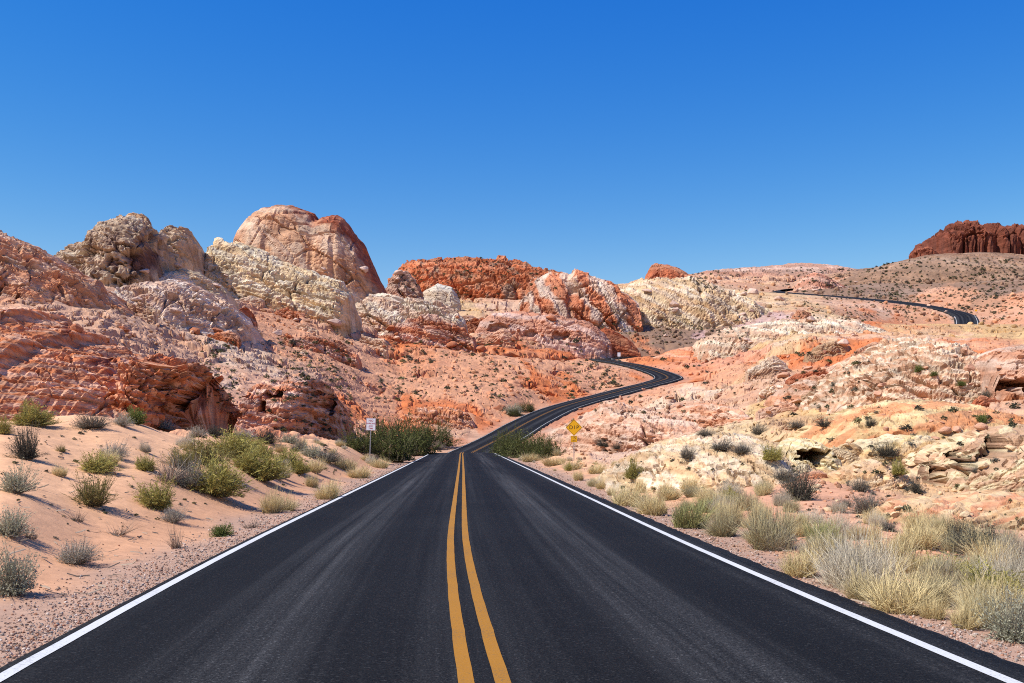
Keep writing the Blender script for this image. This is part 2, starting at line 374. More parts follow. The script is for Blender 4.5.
warm = fbm(P*np.array((.25, .25, 1.4), f32)*(14/np.clip(dd, 14, 250))[:, None], 4, 63)
stp = stripes(P, np.clip(dd, 20, 400), (.25, .15, 1.), 67)
cmix = cmix*(1+(.6*warm+.5*stp)[:, None]*rr[:, None]*np.array((.14, .34, .46), f32))
white = np.clip(sstep(.18, .55, warm)*rr, 0, 1)*.45
cmix = cmix*(1-white[:, None])+np.array((.58, .43, .33), f32)*white[:, None]
edge = rd+.7*fbm(P/1.7, 3, 65)
sgn = np.where(X < np.interp(Y, ROAD[:150, 1], ROAD[:150, 0]), -.55, 0.)
sand2 = (1-sstep(5.4, 7.6, edge))[:, None]*.55*(Y < 130)[:, None]; cmix = cmix*(1-sand2)+np.array((.50, .245, .13), f32)*sand2
gw = (1-sstep(4.9, 5.9, edge-sgn))[:, None]*.9*(Y < 130)[:, None]+(1-sstep(5.2, 7.5, edge))[:, None]*.45*(Y >= 130)[:, None]
cmix = cmix*(1-gw)+grav*gw
g2 = (1-sstep(5, 9, rd2))[:, None]*.6; cmix = cmix*(1-g2)+np.array((.45, .33, .27), f32)*g2
terr_me = mesh_np('desert_terrain', P, grid_faces(NR, NC), np.clip(cmix, .02, .85), smooth=True, alpha=rr)
sm = np.ones(len(terr_me.polygons), bool); fr_ = rr.reshape(NR, NC)[:-1, :-1].ravel(); sm[fr_ > .38] = False; terr_me.polygons.foreach_set('use_smooth', sm)
terrain = tag(link('terrain', terr_me, M_GROUND), kind='structure')

# ---------------------------------------------------------------- road ribbons
def ribbon(R, offs, lift):
    """strip mesh along a centre line; offs: lateral positions"""
    T = np.gradient(R[:, :2], axis=0); T /= np.linalg.norm(T, axis=1)[:, None]; N = np.stack([T[:, 1], -T[:, 0]], 1)
    V = np.concatenate([np.stack([np.column_stack([R[:, :2]+N*o, R[:, 2]+lift+(-.012*abs(o))]) for o in offs], 1)]).reshape(-1, 3)
    return V, grid_faces(len(R), len(offs))
def road_mat():
    m, n, b = new_mat('asphalt')
    uv = nnode(n, 'ShaderNodeAttribute', attribute_name='Lat')     # across the road, in metres
    geo = n.nodes.new('ShaderNodeNewGeometry')
    g1 = nnode(n, 'ShaderNodeTexNoise', Scale=62., Detail=3., Roughness=.7); n.links.new(geo.outputs['Position'], g1.inputs['Vector'])
    vo = nnode(n, 'ShaderNodeTexVoronoi', Scale=85.); n.links.new(geo.outputs['Position'], vo.inputs['Vector'])
    mp = n.nodes.new('ShaderNodeMapping'); mp.inputs['Scale'].default_value = (5.5, .045, 1); cb = n.nodes.new('ShaderNodeCombineXYZ'); sx = n.nodes.new('ShaderNodeSeparateXYZ'); n.links.new(geo.outputs['Position'], sx.inputs[0]); n.links.new(uv.outputs['Fac'], cb.inputs[0]); n.links.new(sx.outputs[1], cb.inputs[1]); n.links.new(cb.outputs[0], mp.inputs['Vector'])
    g2 = nnode(n, 'ShaderNodeTexNoise', Scale=1., Detail=5., Roughness=.6); n.links.new(mp.outputs[0], g2.inputs['Vector'])
    g3 = nnode(n, 'ShaderNodeTexNoise', Scale=.35, Detail=4.); n.links.new(geo.outputs['Position'], g3.inputs['Vector'])
    lat = uv.outputs['Fac']; a = math_n(n, 'ABSOLUTE', lat)
    # polished strips: middle of each lane and near the edge line
    tr1 = map_n(n, math_n(n, 'ABSOLUTE', math_n(n, 'SUBTRACT', a, 1.85)), .1, .75, 1., 0.)
    tr2 = map_n(n, a, 3.2, 3.9, 0., .9); tr3 = map_n(n, a, .75, .2, 0., .35)
    wear = math_n(n, 'MAXIMUM', math_n(n, 'MAXIMUM', tr1, tr2), tr3)
    wear = math_n(n, 'MULTIPLY', wear, map_n(n, g2.outputs[0], .35, .68, .25, 1.1))
    base = math_n(n, 'ADD', .0072, math_n(n, 'MULTIPLY', wear, .023))
    base = math_n(n, 'MULTIPLY', base, map_n(n, g2.outputs[0], .3, .7, .75, 1.3))
    base = math_n(n, 'MULTIPLY', base, map_n(n, g3.outputs[0], .3, .7, .85, 1.15))
    base = math_n(n, 'MULTIPLY', base, map_n(n, g1.outputs[0], .32, .68, .15, 2.0))
    chip = map_n(n, vo.outputs['Distance'], .05, .28, 1., 0.)
    chip = math_n(n, 'MULTIPLY', chip, math_n(n, 'POWER', vo.outputs['Color'], 3.0) if False else math_n(n, 'ADD', math_n(n, 'MULTIPLY', wear, .07), .014))
    base = math_n(n, 'ADD', base, chip)
    g4 = nnode(n, 'ShaderNodeTexNoise', Scale=36., Detail=2.); n.links.new(geo.outputs['Position'], g4.inputs['Vector'])
    base = math_n(n, 'ADD', base, math_n(n, 'MULTIPLY', map_n(n, g4.outputs[0], .60, .70, 0., .055), math_n(n, 'ADD', .35, wear)))
    cr = n.nodes.new('ShaderNodeCombineColor')
    n.links.new(math_n(n, 'MULTIPLY', base, 1.02), cr.inputs[0]); n.links.new(base, cr.inputs[1]); n.links.new(math_n(n, 'MULTIPLY', base, .99), cr.inputs[2])
    n.links.new(cr.outputs[0], b.inputs['Base Color']); b.inputs['Roughness'].default_value = .8; b.inputs['Specular IOR Level'].default_value = .10
    bp = nnode(n, 'ShaderNodeBump', Strength=.6, Distance=.012); n.links.new(g1.outputs[0], bp.inputs['Height']); n.links.new(bp.outputs[0], b.inputs['Normal'])
    return m
def paint_mat(name, col, chipcol):
    m, n, b = new_mat(name); geo = n.nodes.new('ShaderNodeNewGeometry')
    g = nnode(n, 'ShaderNodeTexNoise', Scale=38., Detail=5., Roughness=.75); n.links.new(geo.outputs['Position'], g.inputs['Vector'])
    g2 = nnode(n, 'ShaderNodeTexNoise', Scale=1.1, Detail=4.); n.links.new(geo.outputs['Position'], g2.inputs['Vector'])
    f = map_n(n, math_n(n, 'ADD', g.outputs[0], math_n(n, 'MULTIPLY', g2.outputs[0], .25)), .655, .75, 0., .75)
    mx = n.nodes.new('ShaderNodeMix'); mx.data_type = 'RGBA'; n.links.new(f, mx.inputs[0]); mx.inputs[6].default_value = (*col, 1); mx.inputs[7].default_value = (*chipcol, 1)
    n.links.new(mul_col(n, mx.outputs[2], map_n(n, g.outputs[0], .3, .7, .86, 1.1)), b.inputs['Base Color']); b.inputs['Roughness'].default_value = .7
    bp = nnode(n, 'ShaderNodeBump', Strength=.4, Distance=.01); n.links.new(g.outputs[0], bp.inputs['Height']); n.links.new(bp.outputs[0], b.inputs['Normal'])
    return m
M_ROAD = road_mat(); M_WHITE = paint_mat('white_paint', (.57, .57, .555), (.25, .25, .25)); M_YEL = paint_mat('yellow_paint', (.345, .152, .017), (.11, .08, .045))
def road(name, R, offs, wmax, bank=0.):
    V, Fc = ribbon(R, offs, 0.0)
    V[:, 2] += bank*np.tile(np.array(offs), len(R))*np.repeat(sstep(595, 625, R[:, 1]), len(offs))
    lat0 = np.tile(np.array(offs, f32), len(R)); V[:, 2] -= ((np.abs(lat0-offs[0]) < .01)|(np.abs(lat0-offs[-1]) < .01))*.35
    lat = np.tile(np.array(offs, f32), len(R))
    if len(offs) > 6:   # ragged asphalt edge
        nz = .055*fbm(V*np.array((5., 5., 0)), 3, 5); T = np.gradient(R[:, :2], axis=0); T /= np.linalg.norm(T, axis=1)[:, None]; N = np.repeat(np.stack([T[:, 1], -T[:, 0]], 1), len(offs), 0)
        e = np.where(np.abs(lat+.28) > 3.75, np.sign(lat), 0); V[:, :2] += N*(nz*e)[:, None]
    me = mesh_np(name, V, Fc); a = me.attributes.new('Lat', 'FLOAT', 'POINT'); a.data.foreach_set('value', lat.astype(f32))
    o = tag(link(name, me, M_ROAD), kind='structure')
    return o
RF = spline(ROAD[::1], .2)
ro = road('road', RF, [-3.72, -3.56, -3.42, -2.4, -1.2, 0, 1.2, 2.4, 3.7, 4.08, 4.25], 99)
def stripe(name, R, o, w, mat, par, lift=.005):
    Rn = R.copy(); T = np.gradient(R[:, :2], axis=0); T /= np.linalg.norm(T, axis=1)[:, None]; N = np.stack([T[:, 1], -T[:, 0]], 1)
    a, b = o-w/2, o+w/2
    jit = .005*fbm(np.column_stack([R[:, 0]*3, R[:, 1]*3, R[:, 2]]), 3, int(abs(o)*10))
    V = np.stack([np.column_stack([R[:, :2]+N*(q+jit)[:, None] if False else R[:, :2]+N*(q+jit[:, None]), R[:, 2]+lift-.012*abs(q)]) for q in (a, b)], 1).reshape(-1, 3)
    return tag(link(name, mesh_np(name, V, grid_faces(len(R), 2)), mat, par), kind='structure')
kf = int(np.argmax(RF[:, 1] > 137))
for o_ in (-3.42, 3.70):
    stripe('edge_line', RF[:kf], o_, .115, M_WHITE, ro); stripe('edge_line', RF[kf:], o_, .075, M_WHITE, ro)
for o_ in (-.125, .125):
    stripe('centre_line', RF[:kf], o_, .11, M_YEL, ro); stripe('centre_line', RF[kf:], o_, .075, M_YEL, ro)
ro2 = road('distant_road', ROAD2, [-6.3, -5.6, -3.5, 0, 3.5, 5.6, 6.3], 99, .17)
stripe('edge_line', ROAD2[:60], -5.2, .2, M_WHITE, ro2, .03); stripe('edge_line', ROAD2[:60], 5.2, .2, M_WHITE, ro2, .03)

# ---------------------------------------------------------------- rock formations
def grid_normals(V, nr, nc):
    G = V.reshape(nr, nc, 3); du = np.gradient(G, axis=1); dv = np.gradient(G, axis=0)
    N = np.cross(du, dv); L = np.linalg.norm(N, axis=2, keepdims=True); return (N/np.maximum(L, 1e-9)).reshape(-1, 3)
def massif(name, label, outline, d, vb, T, pal, seed, cat='rock', e=.75, lod=1.0, bed=(.30, .1, 1.), kind=None, px=1.3, mat=None, group=None, caves=(), lean=.45, grooves=0., blunt=0., blk=1., led=1., gper=14, plan=.06, fit=None, skew=None, parent=None):
    """a rock body with its own depth: outline = crest line traced at its distance, d = distance of its foot, vb = row of the foot, T = depth in metres
    pal: dict(a, b, band, cap, varn) of colours; caves: (u, v, ru, rv, depth in px) hollows pushed into the face"""
    O = np.array(sorted(outline), float); nc = int(np.clip((O[-1, 0]-O[0, 0])/px, 24, 460)); u = np.linspace(O[0, 0], O[-1, 0], nc)
    vt = np.interp(u, O[:, 0], O[:, 1])
    vt = vt+np.clip(np.ptp(O[:, 1])*.035, .3, 2.2)*fbm(np.column_stack([u/9., 0*u+seed, 0*u]), 4, seed+2, .65)
    vb_ = np.interp(u, [p[0] for p in vb], [p[1] for p in vb]) if isinstance(vb, (list, tuple)) else np.full(nc, float(vb))
    df = np.full(nc, float(d))
    if fit is None: fit = d < 300
    if fit:      # the foot follows the ground it stands on
        w_ = u[-1]-u[0]; ends = [spot_depth(u[0]+q*w_, float(np.interp(u[0]+q*w_, u, vb_))) for q in (.12, .88)]
        ends = np.clip(ends, .72*d, 1.4*d); df = ends.mean()+.25*(np.interp((u-u[0])/w_, (.12, .88), ends)-ends.mean()); d = float(df.mean())
    if skew: tq = np.clip(((u-u[0])/(u[-1]-u[0])-skew[0])/(1-skew[0]), 0, 1); df = df+skew[1]*tq**1.4
    dc = df+lean*T; zt = EYE+(HV-vt)/F*dc; zb = EYE+(HV-vb_)/F*df-2.5*d/F-.05*T
    gz = smooth_base((u-CX)/F*dc, df-lean*T*.1); zb = np.minimum(zb, gz-.02*d)
    ts_ = np.linspace(0, 1, nc); tp = np.clip(np.minimum(ts_, 1-ts_)/.035, 0, 1); H = np.maximum(zt-zb, .02*d/F)*np.sqrt(np.clip(1-(1-tp)**2, 1e-4, 1)); Hm = H.max(); pf = np.clip(H/Hm, plan, 1)**.5
    hp = Hm/d*F; nf = int(np.clip(hp/px*1.15, 16, 300)); nb = max(8, nf//4)
    ph = np.concatenate([np.linspace(0, math.pi/2, nf, endpoint=False), np.linspace(math.pi/2, math.pi, nb)])
    sn = np.sin(ph); cs = np.cos(ph)
    zf = sn**e; yo = np.where(cs > 0, -lean*T*np.abs(cs)**(1+blunt), (1-lean)*T*np.abs(cs))
    Yg = dc+yo[:, None]*pf[None, :]; Zg = zb[None, :]+H[None, :]*zf[:, None]; Xg = np.repeat(((u-CX)/F*dc)[None, :], len(ph), 0)
    V = np.stack([Xg, Yg, Zg], 2).reshape(-1, 3).astype(f32); nr = len(ph)
    N = grid_normals(V, nr, nc)
    dv = np.maximum(V[:, 1], 5)
    rel = relief(V, dv, lod, seed, bed, blk=blk, led=led, px_hi=float(np.clip(.8*hp, 30, 190)))-.012*Hm*lod
    if grooves:
        gn = vnoise(np.column_stack([V[:, 0]/d*F/gper, V[:, 1]*0, V[:, 2]/d*F/90]), seed+5); rel -= grooves*d/F*(1-sstep(0, .28, np.abs(gn)))
    endf = np.tile(sstep(0, .05, np.linspace(0, 1, nc))*sstep(0, .05, 1-np.linspace(0, 1, nc)), nr)
    V2 = V+N*(rel*(.25+.75*endf))[:, None]
    cm = np.zeros(len(V), f32)
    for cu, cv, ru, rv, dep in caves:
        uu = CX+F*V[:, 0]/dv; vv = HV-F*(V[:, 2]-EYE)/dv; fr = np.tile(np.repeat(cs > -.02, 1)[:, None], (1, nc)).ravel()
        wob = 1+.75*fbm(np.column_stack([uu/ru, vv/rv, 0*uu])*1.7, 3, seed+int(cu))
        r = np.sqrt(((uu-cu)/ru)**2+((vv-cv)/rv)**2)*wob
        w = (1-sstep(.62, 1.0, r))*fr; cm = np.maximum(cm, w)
        V2[:, 1] += w*dep*d/F; V2[:, 0] += 0
    # colours
    hf = (V[:, 2]-np.tile(zb, nr))/np.tile(H, nr)
    bd = np.array(bed, f32); bd /= np.linalg.norm(bd); s = d/F
    c1 = fbm(V/(38*s), 4, seed+11); st = (V@bd)/(pal.get('period', 22)*s)+.7*c1
    bandv = sstep(-.35, .5, np.sin(st*6.283)+.6*fbm(V/(9*s), 3, seed+12)-pal.get('bias', 0.))
    C = np.array(pal['a'], f32)[None, :]*(1-bandv[:, None])+np.array(pal['b'], f32)[None, :]*bandv[:, None]
    C = C*(1+.16*fbm(V/(7*s), 3, seed+13))[:, None]
    C = C*(1+stripes(V, np.full(len(V), d, f32), bed, seed+21)[:, None]*np.array((.16, .30, .40), f32)*pal.get('st', 1.))
    if 'cap' in pal:
        w = sstep(-.08, .10, hf-pal['capt']+.16*fbm(V/(16*s), 3, seed+14)+pal.get('capx', 0)*((V[:, 0]/d*F+CX)-u.mean())/(u[-1]-u[0]))[:, None]; C = C*(1-w)+np.array(pal['cap'], f32)*w
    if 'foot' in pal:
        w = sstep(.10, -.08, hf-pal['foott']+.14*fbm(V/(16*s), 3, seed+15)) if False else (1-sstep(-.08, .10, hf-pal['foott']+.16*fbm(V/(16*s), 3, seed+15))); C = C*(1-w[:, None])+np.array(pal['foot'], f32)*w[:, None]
    if 'varn' in pal:
        q = V/(np.array((7, 7, 30), f32)*s); w = (sstep(.05, .45, fbm(q, 4, seed+16)+.25*(1-np.abs(N[:, 2]))-.12)*pal.get('vamt', .6))[:, None]; C = C*(1-w)+np.array(pal['varn'], f32)*w
    if caves and 'cave' in pal: C = C*(1-cm[:, None])+np.array(pal['cave'], f32)*cm[:, None]  # hollows also painted darker: shade put into the colour, varnish on the crag
    me = mesh_np(name, V2, grid_faces(nr, nc), np.clip(C, .02, .85), smooth=False)
    o = link(name, me, mat or (M_NEAR if d < 75 else M_MID if d < 330 else M_FAR))
    o.location = (0, 0, 0)
    ctr = np.array([V2[:, 0].mean(), V2[:, 1].mean(), V2[:, 2].min()]); me.transform(Matrix.Translation(-Vector(ctr))); o.location = Vector(ctr)
    if parent: o.parent = parent; o.location = o.location-parent.location
    elif kind: tag(o, kind=kind)
    else: tag(o, label, cat, group)
    ROCKS.append(o); return o
ROCKS = []
R_PEACH = dict(a=(.46,.22,.125), b=(.53,.32,.215), period=30)
R_OR = dict(a=(.46,.16,.07), b=(.53,.26,.155), period=16, varn=(.28,.085,.04), vamt=.6)
R_RED = dict(a=(.37,.11,.05), b=(.46,.19,.10), period=18, varn=(.20,.06,.035), vamt=.7)
R_TAN = dict(a=(.43,.28,.165), b=(.51,.36,.225), period=40, varn=(.25,.14,.085), vamt=.5)
R_CREAM = dict(a=(.56,.40,.22), b=(.58,.46,.30), period=20, varn=(.42,.27,.14), vamt=.4)
R_PINK = dict(a=(.49,.31,.20), b=(.56,.42,.30), period=24, varn=(.44,.20,.12), vamt=.4)
# far skyline first
massif('hill', '', [(560,292),(600,287),(640,283),(690,275),(720,270),(745,268.5),(770,267),(800,265),(830,268),(850,271),(900,280),(960,290)], 1150, 297, 260, dict(a=(.38,.21,.145), b=(.46,.29,.215), period=26, varn=(.27,.17,.12), vamt=.5), 101, kind='structure', lod=.5, e=.9)
massif('hill', '', [(770,294),(820,289),(850,276),(880,267),(915,258.5),(940,257),(975,257),(1024,262),(1150,262),(1300,268),(1500,290)], 760, [(770,296),(900,300),(1024,300),(1500,300)], 300, dict(a=(.24,.145,.092), b=(.30,.185,.12), period=60, foot=(.46,.30,.22), foott=.16), 103, kind='structure', lod=.30, e=.95)
massif('rock_massif', 'dark red fluted cliff massif crowning the hill at far right', [(926,262),(928,247),(929,237),(933,234.5),(938,233),(943,226),(948,224),(956,223),(966,224),(974,226.5),(986,224),(996,227.5),(1005,227),(1015,230.5),(1024,234),(1045,238),(1075,246),(1095,264)], 955, [(912,260),(1024,268),(1095,270)], 120, dict(a=(.17,.050,.028), b=(.21,.066,.037), period=50, varn=(.13,.045,.03), vamt=.7), 105, e=.16, plan=.8, lod=1.5, grooves=8., gper=8, bed=(1.,.1,.35), blunt=.3)
massif('rock_block', 'low red rock block at the left foot of the dark cliff massif', [(911,259),(914,250),(919,247.5),(924,246.5),(929,247),(933,250),(936,262)], 950, 260, 40, dict(a=(.20,.062,.034), b=(.25,.085,.045), period=40), 106, e=.3, plan=.5, lod=1.2)
massif('red_crag', 'red rock knob on the skyline above the cream layered hill', [(642,280),(646,273),(651,266),(658,263.5),(667,264),(678,268),(690,275),(703,281),(716,286)], 640, 288, 40, R_RED, 107, e=.7)
massif('rock_mound', 'pointed salmon rock mound beside the distant road on the skyline', [(792,291),(797,284),(803,276),(813,271.5),(822,274),(832,280),(842,285),(850,290)], 745, 293, 50, dict(a=(.48,.22,.14), b=(.54,.30,.21), period=14), 109, e=.75)
massif('red_hill', 'broad dark red hill with grey scree in the middle of the skyline', [(385,300),(395,276),(405,264),(420,260),(450,259),(480,257.5),(500,259.5),(525,264),(545,269),(565,276),(590,287),(620,302)], 500, 312, 110, dict(a=(.40,.115,.045), b=(.46,.17,.08), period=20, varn=(.22,.15,.105), vamt=.85), 111, e=.7, lod=1.2, blk=1.4, led=1.6)
massif('striped_rock', 'pink and orange striped rock blocks right of the red hill', [(515,314),(521,300),(527,283),(533,277),(548,272),(560,272.5),(568,274),(574,269.5),(586,273),(600,279),(612,282),(622,290),(640,305)], 405, 322, 70, dict(a=(.50,.19,.095), b=(.57,.42,.32), period=26, varn=(.40,.17,.10), vamt=.3), 113, e=.75, lod=.9, bed=(1.,.0,.55), blk=1.4, led=1.0)
massif('rock_lump', 'pale rounded rock lumps left of the red hill foot', [(376,300),(386,287),(393,276),(400,270.5),(409,272),(416,279),(421,290),(428,300)], 395, 308, 30, dict(a=(.50,.30,.21), b=(.57,.42,.33), period=16, varn=(.32,.18,.12), vamt=.5), 115, e=.6)
massif('pale_slab', 'smooth pale cream slab below the red hill', [(412,306),(424,291),(438,283),(452,287),(462,302)], 420, 312, 24, dict(a=(.58,.45,.32), b=(.60,.50,.38), period=30), 117, e=.8, lod=.6)
massif('layered_hill', 'cream and yellow layered rock hill behind the winding road', [(560,330),(580,316),(600,299),(612,290),(630,281),(650,278),(672,281),(690,279),(705,283),(722,290),(740,294),(750,303),(768,312),(785,322),(800,334),(815,345)], 425, [(560,338),(640,342),(740,340),(815,350)], 120, dict(a=(.56,.385,.22), b=(.62,.48,.34), period=12, varn=(.36,.24,.15), vamt=.55, foot=(.33,.245,.20), foott=.20), 119, e=.95, lod=1.2, blk=.7, led=2.2, bed=(.7,.1,1.))
massif('rock_ledge', 'long low salmon ledge with dark hollows below the striped rock', [(472,336),(480,322),(492,314),(515,312),(545,313),(570,318),(588,322),(602,332),(612,342)], 330, [(472,340),(612,346)], 34, dict(a=(.50,.24,.15), b=(.56,.36,.28), period=20), 121, e=.42, caves=[(497,328,11,5,8),(530,333,8,3,7),(560,336,9,4,7)], lod=.9)
massif('orange_mound', 'low orange mound hiding the road beyond its last bend', [(632,372),(640,366),(652,358),(668,350),(690,346.5),(715,345),(740,348),(760,354),(790,362),(815,372)], 322, [(632,374),(720,376),(815,378)], 30, dict(a=(.50,.18,.085), b=(.56,.28,.17), period=14), 123, e=.85, lod=.6)
massif('rock_boulder', 'brown square boulder alone on the pale slope right of the layered hill', [(789,330),(791,318),(797,311),(804,309.5),(810,313),(813,322),(814,331)], 330, 331, 9, dict(a=(.36,.15,.08), b=(.44,.22,.13), period=20), 125, e=.4, lod=.7)
massif('rock_ridge', 'pale pink rib of rock running down from the distant bend', [(690,342),(720,330),(760,322),(800,318),(840,320),(870,328),(900,340),(930,352)], 300, [(690,350),(930,372)], 60, dict(a=(.49,.32,.21), b=(.57,.44,.31), period=16, varn=(.46,.20,.11), vamt=.5), 127, e=.8, lod=1.2)
massif('yellow_hump', 'straw yellow rock hump in front of the distant road bend', [(926,347),(934,338),(945,331),(958,327),(966,326),(975,329),(988,334),(1005,337),(1030,341),(1060,352)], 400, [(926,350),(1060,358)], 40, dict(a=(.50,.37,.17), b=(.57,.45,.24), period=24, varn=(.36,.22,.11), vamt=.4), 129, e=.8)
# left skyline
massif('rock_slope', 'broad salmon rock shoulder at the left edge of the picture', [(-160,330),(-90,262),(-40,240),(-5,233),(12,236),(28,243),(45,250),(60,262),(78,272),(95,282),(108,296),(120,310),(135,330)], 118, [(-160,318),(135,314)], 60, dict(a=(.55,.255,.13), b=(.60,.37,.235), period=26, varn=(.38,.19,.12), vamt=.4), 131, e=.75, lod=1.0, blk=1.4)
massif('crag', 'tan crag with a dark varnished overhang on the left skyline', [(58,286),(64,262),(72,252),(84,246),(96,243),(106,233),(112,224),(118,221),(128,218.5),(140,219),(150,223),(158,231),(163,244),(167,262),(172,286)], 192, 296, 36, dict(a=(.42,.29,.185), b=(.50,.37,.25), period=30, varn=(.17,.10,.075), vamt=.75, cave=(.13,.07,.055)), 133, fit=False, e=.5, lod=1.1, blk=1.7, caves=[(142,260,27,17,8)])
massif('crag', 'smooth tan rock block with two knobs standing right of the varnished crag', [(160,280),(165,250),(167,232),(171,225.5),(176,224),(181,227),(185,226),(191,229),(196,238),(200,250),(204,268),(208,284)], 235, 290, 26, R_TAN, 135, e=.5, lod=.9)
massif('boulder', 'rounded tan boulder perched on top of the varnished crag', [(122,224),(126,214),(133,211),(143,213),(149,218),(152,226)], 205, 228, 7, R_TAN, 136, fit=False, e=.5, lod=.6)
massif('boulder', 'small tan boulder perched on the left edge of the crag top', [(114.5,223),(116,215.5),(120,213),(125,216),(127,223)], 203, 225, 4, R_TAN, 137, fit=False, e=.5, lod=.6)
massif('rock_slope', 'yellowish rounded rock apron right of the tan crag', [(135,298),(142,285),(155,278),(172,273),(188,270),(205,274),(220,284),(232,298)], 215, 304, 30, dict(a=(.54,.40,.24), b=(.58,.46,.34), period=30, varn=(.45,.26,.16), vamt=.4), 138, e=.7, lod=.9)
massif('rock_dome', 'tall peach dome with a dark red cap on the left skyline', [(236,258),(244,240),(250,226),(258,216),(268,208.5),(280,206.5),(292,207),(303,209),(314,214),(324,219),(333,218),(341,216.5),(348,221),(354,231),(363,243),(371,259),(379,277),(386,292),(394,302)], 305, [(236,300),(394,306)], 60, dict(a=(.50,.28,.16), b=(.56,.39,.265), period=44, varn=(.38,.19,.11), vamt=.6, cap=(.30,.085,.042), capt=.88, capx=.25, st=.6), 139, fit=False, e=.5, lod=.75, bed=(.55,.1,1.), grooves=2.6, blk=.6, led=.35, gper=24)
massif('layered_rock', 'pale yellow tilted rock layers under the peach dome', [(200,276),(204,262),(210,252),(217,245),(226,240.5),(240,240),(254,244),(270,252),(290,261),(310,268),(330,275),(345,281),(352,290),(356,306),(358,322)], 250, [(200,276),(250,294),(300,314),(358,332)], 44, dict(a=(.58,.41,.235), b=(.61,.49,.34), period=17, varn=(.36,.24,.13), vamt=.35), 141, fit=False, e=.8, lod=1.1, bed=(.42,.1,1.), blk=1.1, led=2.4)
massif('rock_apron', 'whitish pink rubble apron at the right foot of the dome', [(335,318),(350,303),(368,294),(388,292),(410,297),(440,300),(460,310),(470,325)], 300, [(335,326),(470,335)], 34, dict(a=(.50,.33,.22), b=(.57,.44,.32), period=20, varn=(.42,.20,.12), vamt=.35), 143, e=.8, lod=1.3, blk=1.5)
massif('rock_slab', 'grey pink bare slabs on the slope under the yellow layers', [(120,300),(135,288),(155,281),(180,281),(200,285),(220,296),(238,308),(250,322),(258,334)], 165, [(120,318),(190,335),(258,342)], 48, dict(a=(.52,.34,.23), b=(.59,.45,.34), period=18, varn=(.42,.24,.17), vamt=.4), 145, e=1.1, lod=1.1, blk=1.5, bed=(.5,.1,1.))
massif('boulder', 'brown boulder at the lower right end of the grey pink slabs', [(229,331),(232,318),(238,308),(246,306),(253,311),(257,322),(258,332)], 204, 333, 5, R_RED, 146, e=.45, lod=.7)
massif('boulder', 'pale cube-like boulder with a shaded side under the left crag', [(82,302),(84,289),(91,281),(99,280),(104,287),(105,303)], 142, 304, 4.5, R_PEACH, 147, e=.4, lod=.8)
# left middle: red outcrops
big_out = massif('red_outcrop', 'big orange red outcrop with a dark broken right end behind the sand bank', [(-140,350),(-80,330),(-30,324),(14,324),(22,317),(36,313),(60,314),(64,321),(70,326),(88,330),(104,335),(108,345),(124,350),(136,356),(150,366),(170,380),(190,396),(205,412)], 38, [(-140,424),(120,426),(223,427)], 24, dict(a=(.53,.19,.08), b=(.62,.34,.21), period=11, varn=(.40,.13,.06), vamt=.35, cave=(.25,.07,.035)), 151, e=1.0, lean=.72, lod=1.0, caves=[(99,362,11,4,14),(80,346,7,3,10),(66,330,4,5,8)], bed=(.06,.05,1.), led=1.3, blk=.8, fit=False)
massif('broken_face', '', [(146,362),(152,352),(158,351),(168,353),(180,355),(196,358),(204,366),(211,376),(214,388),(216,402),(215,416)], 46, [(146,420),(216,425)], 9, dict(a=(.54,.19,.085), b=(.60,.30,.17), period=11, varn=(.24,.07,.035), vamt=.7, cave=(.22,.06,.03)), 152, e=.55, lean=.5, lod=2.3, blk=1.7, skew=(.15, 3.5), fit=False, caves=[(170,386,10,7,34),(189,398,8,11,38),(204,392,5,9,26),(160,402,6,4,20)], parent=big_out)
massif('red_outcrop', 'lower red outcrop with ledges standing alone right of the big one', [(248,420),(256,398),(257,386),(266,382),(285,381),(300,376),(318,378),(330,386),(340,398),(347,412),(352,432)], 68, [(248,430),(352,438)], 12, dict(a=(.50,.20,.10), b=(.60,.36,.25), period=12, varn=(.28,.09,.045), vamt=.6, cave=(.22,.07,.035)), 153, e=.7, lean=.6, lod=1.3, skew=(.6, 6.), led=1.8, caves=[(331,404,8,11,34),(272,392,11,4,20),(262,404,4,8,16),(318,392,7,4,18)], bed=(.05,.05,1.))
massif('rubble_outcrop', 'orange blocky rubble outcrop behind the left roadside creosote', [(388,424),(398,417),(410,411),(425,407),(445,406),(460,409),(470,416),(478,426)], 172, [(388,433),(478,431)], 14, dict(a=(.49,.19,.085), b=(.55,.29,.18), period=10, varn=(.36,.12,.055), vamt=.4), 155, e=.75, fit=False, lod=1.5, blk=1.4)
massif('pink_outcrop', 'pale pink outcrop with an orange ledge behind the yellow sign', [(540,440),(556,432),(575,424),(590,411),(601,402),(612,399.5),(630,403),(650,409),(675,416),(700,424),(720,432)], 78, [(540,446),(640,450),(720,446)], 22, dict(a=(.46,.25,.16), b=(.51,.33,.23), period=18, varn=(.48,.24,.13), vamt=.4), 157, e=.75, lod=1.5, caves=[(590,428,6,2.6,9),(628,411,12,3,8)])
